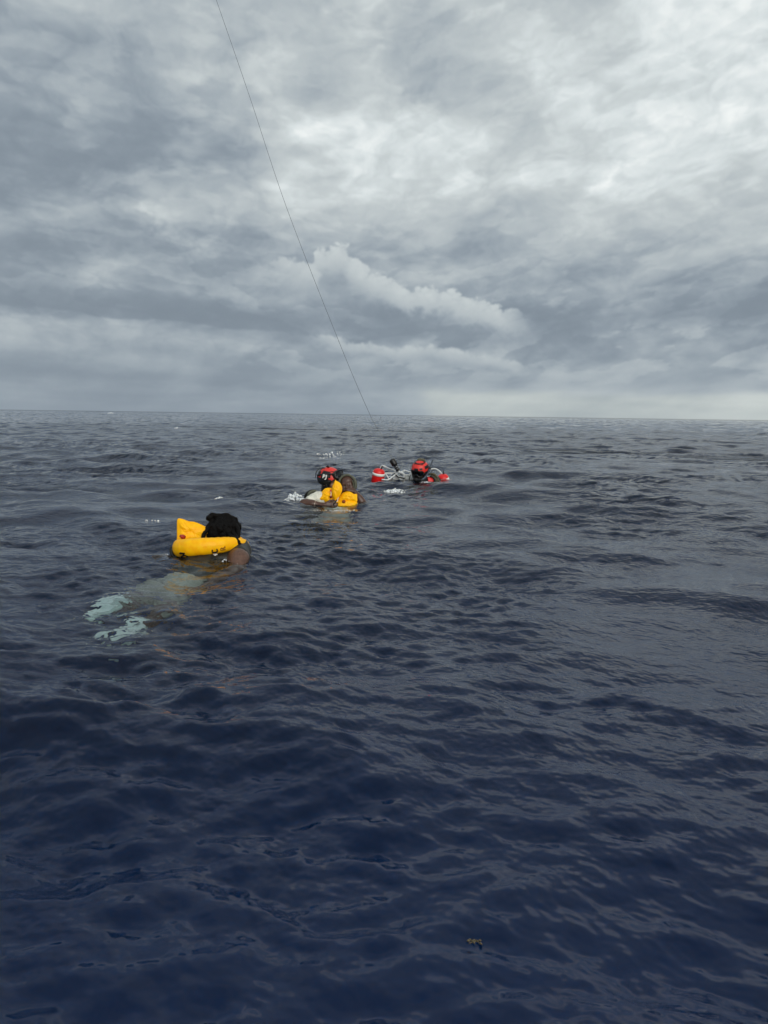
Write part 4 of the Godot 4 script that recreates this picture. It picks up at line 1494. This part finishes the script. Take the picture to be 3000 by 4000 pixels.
# ------------------------------------------------------------ litter, hook, second rescuer
func build_litter_group(o: Vector3) -> void:
	var t := thing("person", "rescuer in plain red helmet with dive mask and snorkel beside the floating litter", "person", o + Vector3(0, -0.02, 0), "people in the water")
	var ht := Transform3D(Basis.from_euler(Vector3(deg_to_rad(16), deg_to_rad(-26), deg_to_rad(-5))), Vector3(-0.02, 0.165, 0.0))
	var bones := []
	bones.append(bone(Vector3(-0.01, 0.06, -0.03), Vector3(0.03, -0.03, -0.06), 0.06, 0.075))
	bones.append(bone(Vector3(-0.15, -0.05, -0.02), Vector3(0.20, 0.015, -0.08), 0.080, 0.082))
	bones.append(bone(Vector3(0.03, -0.12, -0.05), Vector3(0.08, -0.36, -0.18), 0.16, 0.135))
	bones.append(bone(Vector3(0.08, -0.38, -0.19), Vector3(0.10, -0.50, -0.27), 0.145, 0.15))
	for sd in [-1, 1]:
		var hip := Vector3(0.10 + 0.08 * sd, -0.52, -0.28)
		var knee := Vector3(0.12 + 0.12 * sd, -0.84, -0.40)
		bones.append(bone(hip, knee, 0.092, 0.062))
		bones.append(bone(knee, Vector3(knee.x, -1.10, -0.70), 0.060, 0.040))
	var e1 := Vector3(-0.36, -0.12, -0.10)
	var w1 := Vector3(-0.42, -0.04, -0.30)
	bones.append(bone(Vector3(-0.15, -0.05, -0.02), e1, 0.066, 0.047))
	bones.append(bone(e1, w1, 0.046, 0.030))
	var e2 := Vector3(0.32, -0.14, -0.20)
	var w2 := Vector3(0.26, -0.06, -0.40)
	bones.append(bone(Vector3(0.20, 0.015, -0.08), e2, 0.066, 0.047))
	bones.append(bone(e2, w2, 0.046, 0.030))
	var st := flesh(bones, 0.020, 0.05)
	flesh(hand_bones(w1, Vector3(-0.2, 0.3, -1), Vector3(0, 1, 0), 0.6, 1.0), 0.0055, 0.012, st)
	flesh(hand_bones(w2, Vector3(-0.1, 0.3, -1), Vector3(0, 1, 0), 0.6, -1.0), 0.0055, 0.012, st)
	flesh(head_bones(), 0.006, 0.014, st, 0.0, 40.0, ht)
	part("body", st.commit(), M.skin_tan, t)
	eyes(t, ht)
	var wb_ := []
	for b in bones.slice(1, 12):
		wb_.append(bone(b[0], b[1], b[2] + 0.008, b[3] + 0.008))
	part("wetsuit", flesh(wb_, 0.020, 0.05).commit(), M.wetsuit, t)
	part("neck_cover", flesh([bone(Vector3(-0.02, 0.10, -0.035), Vector3(0.02, -0.01, -0.05), 0.078, 0.085), bone(Vector3(-0.07, 0.05, 0.03), Vector3(0.03, 0.03, 0.03), 0.055, 0.05)], 0.009, 0.03, null, 0.006, 25.0).commit(), M.black, t)
	var h := helmet(t, ht * Transform3D(Basis(), Vector3(0, 0.045, 0)), false)
	part("top_cover", flesh([bone(Vector3(-0.03, 0.118, -0.03), Vector3(0.045, 0.118, -0.035), 0.026, 0.024), bone(Vector3(-0.02, 0.118, -0.06), Vector3(0.03, 0.112, -0.065), 0.022, 0.022)], 0.006, 0.015, null, 0.006, 60.0).commit(), M.camo, h)
	part("top_band", dome(Vector3(0.124, 0.122, 0.145), -150, 150, func(a): return 52.0, 60.0, 0.006, 0.009, 30, 3), M.black, h)
	dive_mask(t, ht * Transform3D(Basis.from_euler(Vector3(deg_to_rad(4), 0, 0)), Vector3(0, 0.002, 0.135)), "mask")
	for s in [-1, 1]:
		part("mask_strap", tube([ht * Vector3(0.084 * s, 0.005, 0.098), ht * Vector3(0.128 * s, 0.010, 0.03), ht * Vector3(0.132 * s, 0.020, -0.04), ht * Vector3(0.085 * s, 0.03, -0.115), ht * Vector3(0.0, 0.03, -0.150)], [0.010, 0.010], 8), M.rubber, t)
	var sn := part("snorkel", tube([Vector3(0.163, 0.345, 0.035), Vector3(0.136, 0.275, 0.055), Vector3(0.112, 0.215, 0.085), Vector3(0.090, 0.155, 0.125), Vector3(0.045, 0.095, 0.165), Vector3(-0.005, 0.062, 0.180), Vector3(-0.045, 0.060, 0.150)], [0.0125, 0.0125, 0.0125, 0.0135, 0.015, 0.015, 0.012], 12), M.snorkel, t)
	part("clip", lathe([Vector2(0.012, -0.02), Vector2(0.019, -0.018), Vector2(0.019, 0.018), Vector2(0.012, 0.02)], 14), M.rubber, sn, Transform3D(Basis.from_euler(Vector3(0.3, 0, -0.3)), Vector3(0.115, 0.222, 0.082)))
	part("mouthpiece", flesh([bone(Vector3(-0.005, 0.055, 0.178), Vector3(-0.055, 0.048, 0.135), 0.022, 0.026)], 0.006, 0.01).commit(), M.rubber, sn)
	# pack straps on the shoulder
	var rig := Node3D.new()
	rig.name = "shoulder_rig"
	t.add_child(rig)
	part("pouch", flesh([bone(Vector3(0.175, 0.085, -0.02), Vector3(0.215, 0.04, 0.0), 0.048, 0.045), bone(Vector3(0.215, 0.05, 0.0), Vector3(0.225, -0.05, 0.01), 0.042, 0.040)], 0.008, 0.02, null, 0.008, 40.0).commit(), M.camo, rig)
	part("strap", tube([Vector3(0.10, 0.125, -0.01), Vector3(0.165, 0.135, 0.015), Vector3(0.215, 0.105, 0.03), Vector3(0.245, 0.04, 0.035), Vector3(0.25, -0.04, 0.03)], [0.012, 0.017, 0.017, 0.015]), M.camo, rig)
	part("strap", tube([Vector3(0.12, 0.10, 0.04), Vector3(0.175, 0.085, 0.052), Vector3(0.20, 0.02, 0.055), Vector3(0.205, -0.05, 0.05)], [0.010, 0.012, 0.012]), M.black, rig)
	part("chest_panel", slab(Vector3(0.085, 0.012, 0.10), 0.005), M.float_red, rig, Transform3D(Basis.from_euler(Vector3(deg_to_rad(65), deg_to_rad(15), 0)), Vector3(0.135, 0.045, 0.045)))
	part("hose", tube([Vector3(-0.155, 0.115, 0.05), Vector3(-0.178, 0.085, 0.06), Vector3(-0.175, 0.035, 0.06), Vector3(-0.155, -0.03, 0.06)], [0.005, 0.005], 8), M.black, rig)

	# litter: white tubular frame held up by red floats
	var l := thing("rescue_litter", "white tubular rescue litter with red floats awash in the water", "rescue litter", o + Vector3(-0.15, -0.02, -0.32))
	var W: Material = M.frame_white
	var bar := func(pts: Array, r: float) -> void: part("frame_tube", tube(pts, [r, r], 10, 0.03), W, l)
	# local x runs from -0.6 (left float) to 0.6 (right float); far rails run back and under
	bar.call([Vector3(-0.455, 0.165, 0.02), Vector3(-0.440, 0.205, 0.0), Vector3(-0.425, 0.222, -0.01), Vector3(-0.33, 0.180, -0.04), Vector3(-0.215, 0.135, -0.08)], 0.0115)
	bar.call([Vector3(-0.405, 0.110, 0.06), Vector3(-0.30, 0.112, 0.03), Vector3(-0.10, 0.112, 0.0)], 0.011)
	bar.call([Vector3(-0.43, 0.025, 0.14), Vector3(-0.34, 0.022, 0.16), Vector3(-0.29, 0.050, 0.13), Vector3(-0.20, 0.110, 0.06), Vector3(-0.08, 0.150, 0.0)], 0.0115)
	bar.call([Vector3(-0.375, 0.10, 0.05), Vector3(-0.345, 0.065, 0.10), Vector3(-0.32, 0.03, 0.15)], 0.010)
	bar.call([Vector3(-0.235, 0.150, -0.06), Vector3(-0.235, 0.09, -0.02), Vector3(-0.255, 0.02, 0.05)], 0.010)
	bar.call([Vector3(-0.10, 0.155, -0.02), Vector3(0.02, 0.120, -0.04), Vector3(0.15, 0.10, -0.06), Vector3(0.30, 0.165, -0.06), Vector3(0.335, 0.180, -0.05), Vector3(0.385, 0.180, -0.04), Vector3(0.44, 0.145, -0.01), Vector3(0.475, 0.105, 0.02)], 0.0115)
	bar.call([Vector3(-0.215, 0.135, -0.08), Vector3(-0.20, 0.08, -0.5), Vector3(-0.16, -0.06, -1.1), Vector3(-0.05, -0.12, -1.4), Vector3(0.20, -0.12, -1.45), Vector3(0.30, -0.06, -1.2), Vector3(0.34, 0.08, -0.5), Vector3(0.335, 0.175, -0.05)], 0.0115)
	bar.call([Vector3(-0.20, 0.0, -0.1), Vector3(-0.18, -0.16, -0.4), Vector3(-0.1, -0.26, -0.9), Vector3(0.06, -0.28, -1.2), Vector3(0.22, -0.24, -0.9), Vector3(0.28, -0.14, -0.4), Vector3(0.28, 0.0, -0.1)], 0.0105)
	for k in 4:
		var z := -0.25 - 0.28 * k
		bar.call([Vector3(-0.195 + 0.02 * k, 0.08 - 0.05 * k, z), Vector3(-0.14, -0.12 - 0.04 * k, z), Vector3(0.06, -0.20 - 0.03 * k, z), Vector3(0.25, -0.12 - 0.04 * k, z), Vector3(0.335 - 0.02 * k, 0.08 - 0.05 * k, z)], 0.009)
	part("webbing", flesh([bone(Vector3(-0.06, 0.06, 0.05), Vector3(0.10, 0.07, 0.0), 0.045, 0.050), bone(Vector3(0.10, 0.07, 0.0), Vector3(0.22, 0.05, 0.02), 0.050, 0.04), bone(Vector3(-0.20, 0.035, 0.03), Vector3(-0.06, 0.03, 0.06), 0.036, 0.04)], 0.009, 0.03, null, 0.030, 17.0).commit(), M.web_white, l)
	part("webbing", flesh([bone(Vector3(0.04, 0.115, 0.02), Vector3(0.02, 0.03, 0.09), 0.026, 0.03), bone(Vector3(0.16, 0.10, 0.05), Vector3(0.20, 0.0, 0.09), 0.024, 0.03)], 0.008, 0.02, null, 0.018, 26.0).commit(), M.web_white, l)
	part("strap", tube([Vector3(-0.25, 0.115, 0.07), Vector3(-0.18, 0.06, 0.10), Vector3(-0.09, 0.045, 0.12)], [0.010, 0.012]), M.black, l)
	part("strap", tube([Vector3(0.06, 0.15, 0.03), Vector3(0.13, 0.115, 0.06), Vector3(0.20, 0.11, 0.06)], [0.008, 0.009]), M.black, l)
	for q in [[Vector3(-0.485, 0.055, 0.06), 8.0, 0.0], [Vector3(0.500, -0.015, 0.05), -14.0, 0.0]]:
		var prof := [Vector2(0.030, -0.15), Vector2(0.075, -0.14), Vector2(0.092, -0.115), Vector2(0.094, 0.050), Vector2(0.088, 0.085), Vector2(0.070, 0.112), Vector2(0.042, 0.126), Vector2(0.012, 0.130)]
		var f := part("float", lathe(prof, 32), M.float_red, l, Transform3D(Basis.from_euler(Vector3(deg_to_rad(10), 0, deg_to_rad(-q[1]))), q[0]))
		part("reflective_band", lathe([Vector2(0.0925, 0.030), Vector2(0.0965, 0.031), Vector2(0.0955, 0.050), Vector2(0.0900, 0.072), Vector2(0.0860, 0.071)], 32), M.band_white, f)
		part("lug", tube([Vector3(0.02, 0.115, 0.0), Vector3(0.03, 0.15, 0.0), Vector3(0.035, 0.18, -0.01)], [0.012, 0.010], 8), M.black, f)

	# hoist cable, its bumper and hook
	var hk := thing("hoist_cable", "thin steel hoist cable rising to the sky with black bumper and white hook", "cable", o + Vector3(-0.305, 0.095, -0.22))
	var a := Vector3(-0.305, 0.095, -0.22)
	var top := Vector3(-0.431, 0.292, -0.27) - a
	var low := Vector3(-0.350, 0.160, -0.23) - a
	var dir := (top - low).normalized()
	var turn := Basis(Quaternion(Vector3.UP, dir))
	part("bumper", lathe([Vector2(0.018, -0.052), Vector2(0.040, -0.050), Vector2(0.046, -0.040), Vector2(0.046, 0.035), Vector2(0.042, 0.050), Vector2(0.015, 0.054)], 28), M.rubber, hk, Transform3D(turn, low.lerp(top, 0.72)))
	for k in 4:
		var ring := TorusMesh.new()
		ring.inner_radius = 0.020
		ring.outer_radius = 0.034 - 0.002 * k
		ring.rings = 24
		ring.ring_segments = 8
		part("spring_coil", ring, M.steel if k % 2 else M.rubber, hk, Transform3D(turn, low.lerp(top, 0.29 - 0.085 * k)))
	part("sleeve", lathe([Vector2(0.016, -0.045), Vector2(0.024, -0.044), Vector2(0.022, 0.0), Vector2(0.022, 0.045), Vector2(0.016, 0.046)], 20), M.rubber, hk, Transform3D(turn, low.lerp(top, 0.20)))
	part("swivel", lathe([Vector2(0.010, -0.024), Vector2(0.028, -0.020), Vector2(0.034, -0.006), Vector2(0.032, 0.010), Vector2(0.018, 0.022)], 22), M.rubber, hk, Transform3D(turn, low.lerp(top, -0.08)))
	var hp := low - dir * 0.030
	var hook := part("hook", tube([hp, hp + Vector3(0.022, -0.022, 0.01), hp + Vector3(0.055, -0.030, 0.014), hp + Vector3(0.085, -0.060, 0.012), hp + Vector3(0.082, -0.105, 0.008), hp + Vector3(0.045, -0.125, 0.004), hp + Vector3(0.015, -0.105, 0.002), hp + Vector3(0.010, -0.075, 0.002)], [0.013, 0.016, 0.016, 0.018, 0.018, 0.016, 0.012, 0.008], 12, 0.006), M.frame_white, hk)
	part("gate", tube([hp + Vector3(0.012, -0.070, 0.002), hp + Vector3(0.040, -0.045, 0.010)], [0.006, 0.006], 8, 0.01), M.steel, hook)
	# hangs from far above and ahead, bellied a little by the downwash
	var w0 := o + a
	var pts := [low.lerp(top, 0.98)]
	for p in CABLE:
		pts.append(p - w0)
	part("cable", tube(pts, [0.0030, 0.0032, 0.0038, 0.0044], 8, 0.12), M.cable, hk)


const CABLE := [Vector3(-0.02, 0.60, -10.75), Vector3(-0.23, 0.95, -10.9), Vector3(-0.73, 2.05, -11.4), Vector3(-1.7, 4.37, -12.4), Vector3(-2.45, 6.44, -13.2), Vector3(-3.19, 8.42, -14.0), Vector3(-5.0, 13.2, -16.0), Vector3(-7.0, 18.5, -18.2)]


# ------------------------------------------------------------ foam and drift
# broken water: lumps and beads of air-filled water heaped round a middle point; reach across and along, height of the heap
func foam(at: Vector2, rx: float, rz: float, high: float, count: int, big: float, sd: int, label: String) -> void:
	var r := RandomNumberGenerator.new()
	r.seed = sd
	var st := SurfaceTool.new()
	st.begin(Mesh.PRIMITIVE_TRIANGLES)
	var ball := SphereMesh.new()
	ball.radial_segments = 7
	ball.rings = 4
	ball.radius = 1.0
	ball.height = 2.0
	for i in count:
		var a := r.randf() * TAU
		var d := pow(r.randf(), 0.8)
		var x := at.x + cos(a) * d * rx
		var z := at.y + sin(a) * d * rz
		if n_patch.get_noise_2d(x * 60.0 + sd, z * 60.0) < -0.08:
			continue
		var y := water_at(x, z)
		var s := big * pow(r.randf(), 2.2) + big * 0.12
		var up := high * pow(r.randf(), 2.0) * (1.0 - d)
		var b := Basis.from_euler(Vector3(r.randf() * 0.5, r.randf() * TAU, r.randf() * 0.5)).scaled_local(Vector3(s * r.randf_range(0.8, 2.4), s * r.randf_range(0.35, 0.9), s * r.randf_range(0.7, 1.4)))
		st.append_from(ball, 0, Transform3D(b, Vector3(x - at.x, y + up + s * 0.1, z - at.y)))
	var o := MeshInstance3D.new()
	o.name = numbered("foam")
	o.mesh = st.commit()
	o.material_override = M.foam
	o.position = Vector3(at.x, 0, at.y)
	o.set_meta("kind", "stuff")
	o.set_meta("label", label)
	add_child(o)


func build_small_things() -> void:
	foam(Vector2(-1.01, -8.02), 0.14, 0.13, 0.10, 700, 0.013, 1, "white splash foam beside the elbow of the hooded survivor")
	foam(Vector2(0.14, -9.45), 0.16, 0.12, 0.04, 330, 0.013, 2, "white broken crest foam between the survivor and the litter")
	foam(Vector2(-0.16, -9.05), 0.17, 0.09, 0.02, 220, 0.010, 3, "thin white foam on the wave before the litter")
	foam(Vector2(0.14, -11.3), 0.09, 0.10, 0.10, 160, 0.014, 4, "white spray behind the black hoist bumper")
	foam(Vector2(-1.25, -16.2), 0.35, 0.9, 0.02, 170, 0.015, 5, "pale foam flecks behind the lettered helmet")
	foam(Vector2(-0.50, -7.35), 0.22, 0.08, 0.01, 150, 0.007, 6, "fine bubbles on the water before the survivor")
	foam(Vector2(-1.36, -4.70), 0.16, 0.05, 0.012, 110, 0.006, 7, "small bubbles along the edge of the yellow collar vest")
	foam(Vector2(-0.98, -4.52), 0.10, 0.08, 0.01, 60, 0.005, 8, "beads of water round the arm of the braided swimmer")
	foam(Vector2(-1.85, -7.86), 0.06, 0.03, 0.01, 26, 0.010, 9, "lone white fleck left of the two floating people")
	foam(Vector2(-2.15, -6.43), 0.09, 0.03, 0.01, 30, 0.009, 10, "white fleck on a crest beyond the braided swimmer")
	foam(Vector2(-11.7, -40.0), 0.35, 0.3, 0.03, 40, 0.035, 11, "small whitecap far out on the open water")
	foam(Vector2(-154.0, -399.0), 2.2, 1.2, 0.3, 50, 0.35, 12, "white breaking crest close under the horizon")
	foam(Vector2(0.62, -9.95), 0.16, 0.06, 0.01, 110, 0.008, 13, "white bubbles in front of the snorkel rescuer")
	# a scrap of drifting weed
	var at := origin(0.17, -1.13) - Vector3(0, 0.002, 0)
	var w := thing("seaweed", "small tan tuft of drifting seaweed alone on dark water", "seaweed", at)
	var r := RandomNumberGenerator.new()
	r.seed = 4
	part("stem", tube([Vector3(-0.010, 0.002, 0.003), Vector3(0.0, 0.003, 0.0), Vector3(0.012, 0.002, -0.003)], [0.0012, 0.0010], 6, 0.003), M.weed, w)
	for i in 9:
		var a := r.randf() * TAU
		var c := Vector3(r.randf_range(-0.010, 0.011), 0.003, r.randf_range(-0.004, 0.004))
		var d := Vector3(cos(a), 0.15, sin(a)) * r.randf_range(0.004, 0.007)
		part("leaf", tube([c, c + d * 0.5 + Vector3(0, 0.001, 0), c + d], [0.0007, 0.0022, 0.0004], 6, 0.002), M.weed, w)
